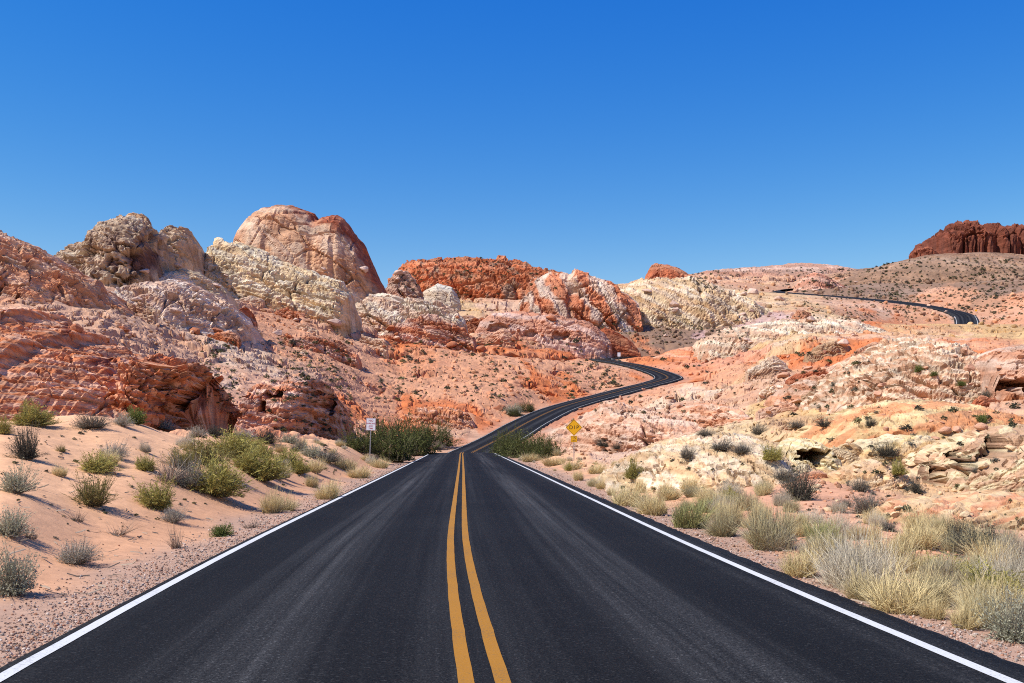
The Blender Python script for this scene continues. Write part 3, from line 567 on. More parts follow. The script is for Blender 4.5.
# right side
massif('cream_slope', 'smooth cream rock slope with cracks rising from the right roadside grass', [(596,478),(612,468),(630,455),(650,445),(672,438),(695,433),(725,432),(750,437),(768,448),(782,466),(792,490)], 29, [(596,488),(700,498),(792,505)], 13, dict(a=(.51,.35,.20), b=(.55,.42,.29), period=40, varn=(.56,.36,.20), vamt=.3), 159, e=.9, lod=1.1, led=1.3, bed=(1.,.2,.9))
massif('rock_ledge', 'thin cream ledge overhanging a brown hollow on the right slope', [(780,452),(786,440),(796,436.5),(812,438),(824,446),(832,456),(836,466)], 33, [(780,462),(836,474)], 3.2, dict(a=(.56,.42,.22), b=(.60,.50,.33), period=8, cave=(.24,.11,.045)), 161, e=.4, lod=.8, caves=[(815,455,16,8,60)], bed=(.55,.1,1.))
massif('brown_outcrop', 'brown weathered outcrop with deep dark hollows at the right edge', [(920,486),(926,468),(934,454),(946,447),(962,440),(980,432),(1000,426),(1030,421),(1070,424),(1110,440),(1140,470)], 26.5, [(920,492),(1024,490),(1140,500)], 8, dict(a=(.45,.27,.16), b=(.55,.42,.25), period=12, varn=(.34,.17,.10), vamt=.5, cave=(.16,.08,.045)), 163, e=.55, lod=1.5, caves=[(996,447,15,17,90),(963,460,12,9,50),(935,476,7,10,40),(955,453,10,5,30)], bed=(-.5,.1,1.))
massif('orange_slab', 'smooth orange and cream slab on the middle of the right hillside', [(800,440),(825,420),(850,408),(880,401),(910,399),(945,402),(975,408),(1000,416),(1040,420),(1090,430)], 40, [(800,448),(940,446),(1090,450)], 16, dict(a=(.50,.24,.115), b=(.53,.37,.19), period=46, varn=(.44,.19,.09), vamt=.4), 165, e=.85, lod=1.0, bed=(-.2,.3,1.))
massif('pale_ridge', 'whitish ridge of broken rock blocks on the right skyline slope', [(818,408),(828,392),(840,372),(852,360),(868,352),(880,343),(896,338),(912,338),(932,342),(950,350),(962,356),(974,368),(982,384)], 57, [(818,418),(920,412),(982,408)], 22, dict(a=(.48,.275,.165), b=(.55,.41,.29), period=11, varn=(.46,.23,.14), vamt=.45), 167, e=.72, lod=1.5, blk=.95, led=1.7, bed=(.35,.1,1.), caves=[(866,381,7,5,12),(892,360,8,5,10)])
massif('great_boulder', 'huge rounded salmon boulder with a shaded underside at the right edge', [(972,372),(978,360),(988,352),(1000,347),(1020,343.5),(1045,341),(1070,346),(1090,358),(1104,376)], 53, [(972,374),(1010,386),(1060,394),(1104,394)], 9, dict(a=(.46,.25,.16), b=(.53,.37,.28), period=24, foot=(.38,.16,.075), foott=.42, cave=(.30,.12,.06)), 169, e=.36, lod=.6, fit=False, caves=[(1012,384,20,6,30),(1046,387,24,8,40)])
massif('slanted_slab', 'dark red slanted slabs beside the last bend of the winding road', [(594,344),(599,330),(604,325),(610,329),(618,331),(628,338),(636,347),(642,354)], 338, [(594,348),(642,356)], 9, R_RED, 171, e=.5)
massif('rock_jumble', 'jumble of orange and pink rocks at the head of the shrubby plain', [(376,338),(388,330),(398,322),(410,318),(420,312),(432,314),(444,320),(456,322),(468,330),(478,338)], 262, [(376,342),(478,346)], 14, dict(a=(.46,.19,.10), b=(.53,.32,.23), period=14, varn=(.34,.11,.06), vamt=.5), 173, e=.6, lod=1.7)
massif('orange_bank', 'low orange broken bank on the plain under the grey pink slabs', [(268,352),(282,342),(300,337),(320,336),(340,340),(352,347),(362,354)], 205, [(268,352),(362,358)], 12, dict(a=(.47,.18,.09), b=(.53,.28,.18), period=12), 175, e=.7, lod=1.2)
massif('block', 'orange brown rock block under the pale ridge on the right hillside', [(844,392),(847,379),(852,373),(860,372),(867,376),(871,386),(872,394)], 71, 394, 3, dict(a=(.44,.22,.12), b=(.52,.34,.24), period=14), 177, e=.4, lod=.9)

massif('cream_ledge', 'cream rock ledge with rusty bands at the foot of the hollowed outcrop on the right', [(868,520),(882,508),(900,500),(925,497),(950,500),(975,494),(1000,490),(1040,494),(1090,512)], 21, [(868,527),(980,530),(1090,533)], 5, dict(a=(.54,.37,.21), b=(.50,.24,.13), period=14, bias=.4), 181, e=.7, lod=1.5, led=1.8, bed=(-.3,.1,1.))
massif('cream_ledge', 'broken cream ledge left of the yellow bush on the right hillside', [(832,484),(842,470),(856,462),(872,460),(888,464),(900,474),(910,488)], 30, [(832,490),(910,493)], 4, dict(a=(.55,.38,.21), b=(.58,.44,.29), period=12, varn=(.44,.22,.12), vamt=.4), 183, e=.55, lod=1.7, led=1.5, bed=(-.4,.1,1.), caves=[(884,474,5,4,10)])
massif('cream_ledge', 'low yellow cream ledge across the slope below the orange slab', [(846,452),(860,441),(885,436),(910,433),(935,437),(950,446),(956,456)], 36, [(846,458),(956,462)], 5, dict(a=(.54,.37,.18), b=(.57,.43,.26), period=16), 185, e=.7, lod=1.3, led=1.5, bed=(-.3,.1,1.))
massif('salmon_rib', 'salmon rib of broken rock crossing the slope above the cream slope', [(655,424),(670,412),(690,404),(715,402),(735,408),(750,418),(760,428)], 84, [(655,428),(760,432)], 9, dict(a=(.47,.235,.14), b=(.54,.36,.26), period=13, varn=(.40,.16,.08), vamt=.5), 187, e=.85, lod=1.2, blk=1.0)
massif('salmon_rib', 'salmon ledges stepping down left of the pale ridge', [(768,398),(785,384),(805,377),(822,374),(836,380),(842,392),(844,402)], 88, [(768,402),(844,406)], 9, dict(a=(.48,.24,.14), b=(.55,.37,.27), period=13), 189, e=.85, lod=1.2, blk=1.0)

def outcrops(n, box, pals, label, group, seed, wlo=14, whi=46):
    rs = np.random.RandomState(seed)
    for k in range(n):
        u, v = rs.uniform(box[0], box[2]), rs.uniform(box[1], box[3]); w = rs.uniform(wlo, whi); h = w*rs.uniform(.22, .42); d = spot_depth(u, v)
        if d > 380: continue
        q, _ = road_dist(np.array([(u-CX)/F*d]), np.array([d]), ROAD, 40.)
        if q[0] < 9+w*d/F*.6: continue
        pk = rs.uniform(.2, .8); pts = [(u-w/2, v-h*.1)]+[(u-w/2+w*t, v-h*max(.2, 1-abs(t-pk)/(pk if t < pk else 1-pk)*rs.uniform(.5, .95))) for t in (.12, .25, .4, .55, .7, .86)]+[(u+w/2, v-h*.1)]
        massif('rock_outcrop', label, pts, d, v+1, w*d/F*.5, pals[rs.randint(len(pals))], 500+seed*50+k, e=rs.uniform(.45, .8), lod=1.2, blk=1.2, led=1.4, fit=False, group=group, bed=(rs.uniform(-.2, .6), .1, 1.))
outcrops(15, (130,300,375,352), (R_PEACH, R_PINK, R_OR), 'small jagged rock outcrop on the slope under the left skyline rocks', 'small outcrops under the left skyline', 1)
outcrops(12, (376,322,590,348), (R_RED, R_PEACH, R_OR), 'small jagged orange outcrop along the head of the shrubby plain', 'small outcrops at the head of the plain', 2)
outcrops(18, (700,345,1010,420), (R_PEACH, R_PINK, R_TAN, R_RED), 'small jagged outcrop on the upper right hillside', 'small outcrops on the upper right hillside', 3, 14, 52)
outcrops(14, (770,425,1020,500), (R_CREAM, R_TAN, R_CREAM, R_PEACH), 'small broken cream outcrop on the lower right hillside', 'small outcrops on the lower right hillside', 4, 18, 60)
outcrops(10, (640,285,860,345), (R_CREAM, R_PINK, R_RED), 'small rock outcrop on the far slope right of the layered hill', 'small outcrops on the far slope', 5, 10, 34)

# ---------------------------------------------------------------- where a picture ray meets the ground
dg = bpy.context.evaluated_depsgraph_get()
def bvh_of(o):
    me = o.data; n = len(me.vertices); co = np.empty(n*3, f32); me.vertices.foreach_get('co', co); co = co.reshape(-1, 3)+np.array(o.location+(o.parent.location if o.parent else Vector()), f32)
    k = len(me.polygons); li = np.empty(k*4, np.int32); me.loops.foreach_get('vertex_index', li)
    return co, li.reshape(-1, 4)
def sheet(P_, rows, cols):
    return BVHTree.FromPolygons(P_.tolist(), grid_faces(rows, cols).tolist())
r0, r1 = int(np.searchsorted(yr, 3)), int(np.searchsorted(yr, 1400)); c0, c1 = int(np.searchsorted(s_all, -.72)), int(np.searchsorted(s_all, .72))
sub = P.reshape(NR, NC, 3)[r0:r1:2, c0:c1:2]; TREE = sheet(sub.reshape(-1, 3), sub.shape[0], sub.shape[1])
BVH = [TREE]
for o in ROCKS:
    co, fc = bvh_of(o); BVH.append(BVHTree.FromPolygons(co.tolist(), fc.tolist()))
EYEV = Vector((0, 0, EYE))
def hit(u, v):
    """first surface met by the sight line through picture point (u, v): point, normal, distance, which (0 = terrain)"""
    d = Vector(((u-CX)/F, 1, (HV-v)/F)).normalized(); best = None
    for k, b in enumerate(BVH):
        p, nrm, _, dist = b.ray_cast(EYEV, d)
        if p is not None and (best is None or dist < best[2]): best = (p, nrm, dist, k)
    return best
def colour_at(p):
    """ground colour near a point"""
    s = p.x/(p.y+12); i = min(max(int(np.searchsorted(yr, p.y)), 0), NR-1); j = min(max(int(np.searchsorted(s_all, s)), 0), NC-1)
    return cmix[i*NC+j], rr[i*NC+j], rd[i*NC+j]

# ---------------------------------------------------------------- loose stones
def ico(sub):
    bm = bmesh.new(); bmesh.ops.create_icosphere(bm, subdivisions=sub, radius=1); bm.verts.ensure_lookup_table()
    v = np.array([x.co[:] for x in bm.verts], f32); f = np.array([[l.index for l in x.verts] for x in bm.faces], np.int32); bm.free(); return v, f
def stone_shape(seed, sub=2):
    v, f = ico(sub); rs = np.random.RandomState(seed)
    for _ in range(9):       # planes split the lump into flat broken faces
        n = rs.normal(size=3); n /= np.linalg.norm(n); c = rs.uniform(.50, .85); t = v@n
        v = v-np.outer(np.maximum(t-c, 0), n)
    v = v*(1+.10*fbm(v*2.2+seed, 3, seed))[:, None]*np.array((1, rs.uniform(.7, 1), rs.uniform(.5, .85)))
    v[:, 2] -= v[:, 2].min()*.65
    return v.astype(f32), f
STONES = [stone_shape(k, 2) for k in range(8)]
def stone_batch(name, n, boxes, px_lo, px_hi, seed, tint=None):
    """many small stones lying on the ground as one mesh; boxes: picture areas they lie in with a weight"""
    rs = np.random.RandomState(seed); VV, FF, CC = [], [], []; off = 0; w = np.array([b[4] for b in boxes], float); w /= w.sum()
    for _ in range(n):
        b = boxes[rs.choice(len(boxes), p=w)]; u, v = rs.uniform(b[0], b[2]), rs.uniform(b[1], b[3]); h = hit(u, v)
        if h is None: continue
        p, nrm, dist, k = h; c, rk, dr = colour_at(p)
        if (dr < 4.0 and p.y < 400) or k != 0: continue
        sv, sf = STONES[rs.randint(8)]; sz = rs.uniform(0, 1)**2.2*(px_hi-px_lo)+px_lo; sz *= dist/F*.5
        a = rs.uniform(0, 6.28); R = np.array(((math.cos(a), -math.sin(a), 0), (math.sin(a), math.cos(a), 0), (0, 0, 1)), f32)
        VV.append((sv*rs.uniform(.75, 1.3, 3).astype(f32))@R.T*sz+np.array((p.x, p.y, p.z-.1*sz), f32)); FF.append(sf+off); off += len(sv)
        cc = np.array(c)*rs.uniform(.55, 1.25) if tint is None else np.array(tint[rs.randint(len(tint))])*rs.uniform(.7, 1.25)
        CC.append(np.repeat(cc[None], len(sv), 0))
    me = mesh_np(name, np.concatenate(VV), np.concatenate(FF), np.clip(np.concatenate(CC), .02, .8), smooth=False)
    return tag(link(name, me, M_STONE), kind='stuff')
stone_batch('rock_rubble', 6500, [(600,330,1024,560,5),(560,400,780,470,1.2),(100,270,420,345,2),(230,345,620,430,1.6),(620,275,830,345,1.2),(830,270,1024,330,1.2),(780,450,1024,600,3),(0,240,140,330,.7),(400,260,620,345,1.2)], 1.2, 6.5, 11)
GR = [(.36,.27,.23),(.30,.22,.19),(.45,.36,.31),(.24,.17,.15),(.42,.22,.15),(.50,.42,.37)]
def gravel(n, seed):
    """pebbles along both shoulders, thicker near the asphalt"""
    rs = np.random.RandomState(seed); VV, FF, CC = [], [], []; off = 0
    for _ in range(n):
        y = 1/rs.uniform(1/75., 1/4.6); i = int(np.argmin(np.abs(ROAD[:140, 1]-y))); side = -1 if rs.uniform() < .6 else 1
        lat = 3.50+abs(rs.normal())*.62 if side < 0 else 4.05+abs(rs.normal())*.7
        x = ROAD[i, 0]+side*lat; h = TREE.ray_cast(Vector((x, y, 30)), Vector((0, 0, -1)))
        if h[0] is None: continue
        sv, sf = STONES[rs.randint(8)]; sz = (.004+.012*rs.uniform()**3)*(1+y/28); a = rs.uniform(0, 6.28)
        R = np.array(((math.cos(a), -math.sin(a), 0), (math.sin(a), math.cos(a), 0), (0, 0, 1)), f32)
        VV.append((sv*rs.uniform(.75, 1.3, 3).astype(f32))@R.T*sz+np.array((x, y, h[0].z), f32)); FF.append(sf+off); off += len(sv)
        CC.append(np.repeat(np.array(GR[rs.randint(len(GR))])[None]*rs.uniform(.7, 1.25), len(sv), 0))
    return tag(link('gravel', mesh_np('gravel', np.concatenate(VV), np.concatenate(FF), np.clip(np.concatenate(CC), .02, .8), smooth=False), M_STONE), kind='stuff')
STONES_SAVE = STONES; STONES = [stone_shape(k, 1) for k in range(8)]
GR = [(.36,.24,.18),(.30,.20,.15),(.45,.34,.27),(.20,.13,.10),(.42,.21,.13),(.52,.42,.35),(.27,.23,.20)]
gravel(30000, 13); STONES = STONES_SAVE
def thing(name, label, cat, loc, rz=0., group=None):
    o = bpy.data.objects.new(name, None); COL.objects.link(o); o.location = loc; o.rotation_euler = (0, 0, rz); o.empty_display_size = .2
    return tag(o, label, cat, group)
STONE_ME = []
for k in range(8):
    v, f = stone_shape(100+k, 3); c = np.ones((len(v), 3), f32)*.5
    STONE_ME.append((v, f))
def boulder_mesh(k, col):
    v, f = STONE_ME[k]; nz = fbm(v*3+k, 4, k)
    v2 = v*(1+.07*nz)[:, None]; c = np.array(col, f32)[None]*(1+.25*fbm(v*np.array((2, 2, 9), f32), 3, k+5))[:, None]
    me = mesh_np('boulder', v2, f, np.clip(c, .02, .8), smooth=False); me.materials.append(M_STONE); return me
BM = {}
for cn, cc in (('red', (.40,.15,.075)), ('salmon', (.50,.27,.17)), ('cream', (.56,.40,.24)), ('pale', (.55,.38,.29))):
    BM[cn] = [boulder_mesh(k, cc) for k in range(8)]
BA = [('red', 6, (60,318,240,350), 'broken red boulder lying on the ledges above the big red outcrop', 'boulders on the big red outcrop'),
      ('pale', 26, (130,262,420,340), 'pale pink boulder fallen on the slope under the left skyline rocks', 'boulders under the left skyline rocks'),
      ('red', 22, (380,312,620,350), 'orange red boulder lying among the rocks at the head of the shrubby plain', 'red boulders at the head of the plain'),
      ('red', 8, (396,408,500,436), 'orange boulder broken off the rubble outcrop behind the creosote', 'boulders of the rubble outcrop'),
      ('cream', 34, (760,440,1024,530), 'cream boulder lying on the near right hillside', 'cream boulders on the right hillside'),
      ('salmon', 40, (780,350,1024,440), 'salmon boulder lying among the ledges of the right hillside', 'salmon boulders on the right hillside'),
      ('salmon', 22, (580,396,780,440), 'salmon boulder on the pink ground behind the yellow sign', 'boulders behind the yellow sign'),
      ('pale', 24, (640,280,860,345), 'pale boulder lying on the far slope below the skyline', 'boulders on the far right slope')]
rs = np.random.RandomState(77)
for cn, n, (x0, y0, x1, y1), lab, grp in BA:
    k = 0
    while k < n:
        h = hit(rs.uniform(x0, x1), rs.uniform(y0, y1))
        if h is None: continue
        p, nrm, dist, w = h; c, rk, dr = colour_at(p)
        if dr < 6: continue
        k += 1; o = bpy.data.objects.new('boulder', BM[cn][rs.randint(8)]); COL.objects.link(o)
        sz = (rs.uniform(0, 1)**1.8*11+3.5)*.5*dist/F; o.scale = (sz*rs.uniform(.8, 1.4), sz*rs.uniform(.8, 1.3), sz*rs.uniform(.7, 1.15)); o.location = p-Vector((0, 0, .12*sz))
        o.rotation_euler = (rs.uniform(-.25, .25), rs.uniform(-.25, .25), rs.uniform(0, 6.28)); tag(o, lab, 'boulder', grp)

# ---------------------------------------------------------------- shrubs and grasses
def plant(kind, seed, n, spread, curl, wid, col, colt, leaves=0, lw=.02, ll=.06, lcol=None, lcol2=None, lump=.25, base=.10, th=85, seg=3, hollow=.0, flat=1.0):
    """a plant 1 wide and about 1 tall out of thin stems and small leaf faces; returns (stem mesh, leaf mesh or None)"""
    rs = np.random.RandomState(seed)
    az = rs.uniform(0, 2*math.pi, n); ct = rs.uniform(math.cos(math.radians(th)), 1, n); stn = np.sqrt(1-ct*ct)
    D = np.stack([np.cos(az)*stn, np.sin(az)*stn, ct], 1)
    ph_ = rs.uniform(0, 6.28); keep_ = (fbm(D*2.6+seed*3, 2, seed+4) > -.30)|(rs.uniform(0, 1, n) < .35)
    D = D[keep_]; az = az[keep_]; stn = stn[keep_]; n = len(az)
    rad = (1+.22*np.cos(az-ph_)*stn)*(1+lump*fbm(D*2.1+seed, 3, seed)*2.0)*np.where(rs.uniform(0, 1, n) < .06, 1.18, 1.)*rs.uniform(.72 if not hollow else hollow, 1.03, n)
    D = D/np.maximum((np.abs(D)**2.6).sum(1)**(1/2.6), .5)[:, None]*.93
    tip = D*rad[:, None]*np.array((.5, .5, 1.0*flat)); ab = az+rs.normal(size=n)*.7; b = np.stack([np.cos(ab), np.sin(ab), 0*az], 1)*(base*1.7*np.sqrt(rs.uniform(0, 1, n)))[:, None]
    tip += rs.normal(size=(n, 3))*.02; tip[:, 2] = np.maximum(tip[:, 2], .03)
    t = np.linspace(0, 1, seg+1)
    mid = b+(tip-b)*.5+np.array((0, 0, 1))*(curl*np.linalg.norm(tip-b, axis=1)*stn)[:, None]+rs.normal(size=(n, 3))*.025
    pts = ((1-t)**2)[None, :, None]*b[:, None]+(2*t*(1-t))[None, :, None]*mid[:, None]+(t**2)[None, :, None]*tip[:, None]
    side = np.cross(tip-b, rs.normal(size=(n, 3))); side /= np.linalg.norm(side, axis=1)[:, None]+1e-9
    w = wid*(1-.75*t)[None, :, None]*rs.uniform(.6, 1.3, n)[:, None, None]
    V = np.stack([pts-side[:, None]*w, pts+side[:, None]*w], 2).reshape(-1, 3)
    k = (np.arange(n)[:, None]*(seg+1)+np.arange(seg)[None]).ravel()*2; Fc = np.stack([k, k+1, k+3, k+2], 1)
    shade = rs.uniform(.72, 1.25, n)[:, None, None]; mix = t[None, :, None]
    C = (np.array(col)[None, None]*(1-mix)+np.array(colt)[None, None]*mix)*shade; C = np.repeat(C[:, :, None], 2, 2).reshape(-1, 3)
    stem = mesh_np(kind+'_stems', V, Fc, np.clip(C, .01, .8)); stem.materials.append(M_STEM); leaf = None
    if leaves:
        m = n*leaves; tt = np.repeat(rs.uniform(.35, 1.03, m)[:, None], 1, 1); si = np.repeat(np.arange(n), leaves)
        pb = (1-tt)**2*b[si]+2*tt*(1-tt)*mid[si]+tt**2*tip[si]+rs.normal(size=(m, 3))*.012
        ax = tip[si]-mid[si]; ax /= np.linalg.norm(ax, axis=1)[:, None]+1e-9; ax = ax+rs.normal(size=(m, 3))*.55; ax /= np.linalg.norm(ax, axis=1)[:, None]
        sd = np.cross(ax, rs.normal(size=(m, 3))); sd /= np.linalg.norm(sd, axis=1)[:, None]+1e-9
        L = (ll*rs.uniform(.6, 1.3, m))[:, None]; W = (lw*rs.uniform(.6, 1.3, m))[:, None]
        V = np.stack([pb-sd*W*.4, pb+sd*W*.4, pb+ax*L*.6+sd*W*.5, pb+ax*L], 1); V[:, 3] -= sd*W*.2
        V = V.reshape(-1, 3); V[:, 2] = np.maximum(V[:, 2], .01); Fc = np.arange(m*4).reshape(-1, 4)
        q = rs.uniform(0, 1, m)[:, None]; C = (np.array(lcol)*(1-q)+np.array(lcol2 or lcol)*q)*rs.uniform(.7, 1.25, m)[:, None]
        leaf = mesh_np(kind+'_leaves', V, Fc, np.clip(np.repeat(C, 4, 0), .01, .8)); leaf.materials.append(M_LEAF)
    return stem, leaf
SPEC = {
 'rabbitbrush': [plant('rabbitbrush', 200+k, 520, 1, .10, .006, (.20,.16,.09), (.30,.28,.09), 9, .016, .085, (.45,.37,.11), (.33,.30,.085), lump=.3, th=86) for k in range(3)],
 'brown_brush': [plant('brown_brush', 210+k, 460, 1, .06, .006, (.15,.12,.07), (.24,.20,.08), 6, .012, .085, (.28,.24,.08), (.20,.17,.06), lump=.4, th=82) for k in range(2)],
 'sage': [plant('sage', 220+k, 420, 1, .05, .006, (.22,.19,.14), (.34,.31,.22), 9, .018, .045, (.46,.45,.32), (.37,.37,.26), lump=.35, th=88) for k in range(3)],
 'white_bursage': [plant('white_bursage', 230+k, 520, 1, .04, .006, (.26,.22,.17), (.40,.35,.28), 5, .014, .04, (.44,.41,.33), (.36,.33,.26), lump=.35, th=88) for k in range(3)],
 'grey_brush': [plant('grey_brush', 240+k, 560, 1, .04, .0065, (.13,.11,.09), (.22,.19,.155), 5, .014, .035, (.20,.185,.14), (.14,.135,.10), lump=.4, th=88) for k in range(3)],
 'dark_brush': [plant('dark_brush', 250+k, 480, 1, .03, .007, (.07,.06,.05), (.10,.09,.07), 8, .016, .035, (.085,.085,.06), (.12,.115,.085), lump=.4, th=88) for k in range(2)],
 'bunchgrass': [plant('bunchgrass', 260+k, 900, 1, .16, .0045, (.42,.32,.15), (.66,.53,.28), lump=.25, base=.16, th=74, seg=4) for k in range(4)],
 'green_grass': [plant('green_grass', 270+k, 900, 1, .14, .005, (.26,.24,.09), (.36,.35,.15), lump=.2, base=.16, th=72, seg=4) for k in range(2)],
 'olive_grass': [plant('olive_grass', 280+k, 1200, 1, .13, .004, (.30,.25,.13), (.48,.41,.24), lump=.18, base=.15, th=78, seg=4) for k in range(2)],
 'pale_grass': [plant('pale_grass', 285+k, 1900, 1, .12, .0026, (.40,.33,.22), (.56,.49,.37), lump=.25, base=.2, th=84, seg=4) for k in range(2)],
 'green_bush': [plant('green_bush', 290, 260, 1, .05, .008, (.10,.10,.04), (.14,.17,.05), 14, .03, .06, (.13,.17,.045), (.19,.21,.06), lump=.3, th=85)],
 'twigs': [plant('twigs', 295+k, 130, 1, .02, .0075, (.20,.14,.10), (.30,.23,.17), 1, .01, .03, (.34,.30,.22), None, lump=.5, th=85, hollow=.4) for k in range(2)],
 'creosote': [plant('creosote', 300+k, 420, 1, .03, .006, (.07,.055,.035), (.08,.075,.03), 22, .014, .026, (.055,.072,.018), (.15,.155,.05), lump=.42, base=.22, th=92, hollow=.45) for k in range(3)],
}
PART = {'bunchgrass': 'blades', 'green_grass': 'blades', 'olive_grass': 'blades', 'pale_grass': 'blades'}
rp = random.Random(9)
def shrub(kind, u, v, w, h, label, cat='shrub', group=None, k=None):
    """one plant whose foot stands where picture point (u, v) meets the ground, w by h pixels large there"""
    q = hit(u, v)
    if q is None: return None
    p, _, dist, _ = q; var = SPEC[kind][rp.randrange(len(SPEC[kind])) if k is None else k]; s = p.y/F
    nm = {'rabbitbrush': 'rabbitbrush', 'brown_brush': 'desert_shrub', 'sage': 'sage_bush', 'white_bursage': 'bursage', 'grey_brush': 'grey_shrub', 'dark_brush': 'dark_shrub', 'twigs': 'twig_shrub', 'green_bush': 'green_bush', 'creosote': 'creosote_bush'}.get(kind, 'grass_clump')
    if var[1] is None:
        o = bpy.data.objects.new(nm, var[0]); COL.objects.link(o); tag(o, label, cat, group)
    else:
        o = thing(nm, label, cat, (0, 0, 0), 0, group)
        for part, me in (('stems', var[0]), ('foliage', var[1])):
            c = bpy.data.objects.new(part, me); COL.objects.link(c); c.parent = o
    o.location = p-Vector((0, 0, .01)); o.rotation_euler = (rp.uniform(-.12, .12), rp.uniform(-.12, .12), rp.uniform(0, 6.28)); o.scale = (w*s*1.1, w*s*rp.uniform(.85, 1.15), h*s*1.0)
    return o
G = 'grass clump'
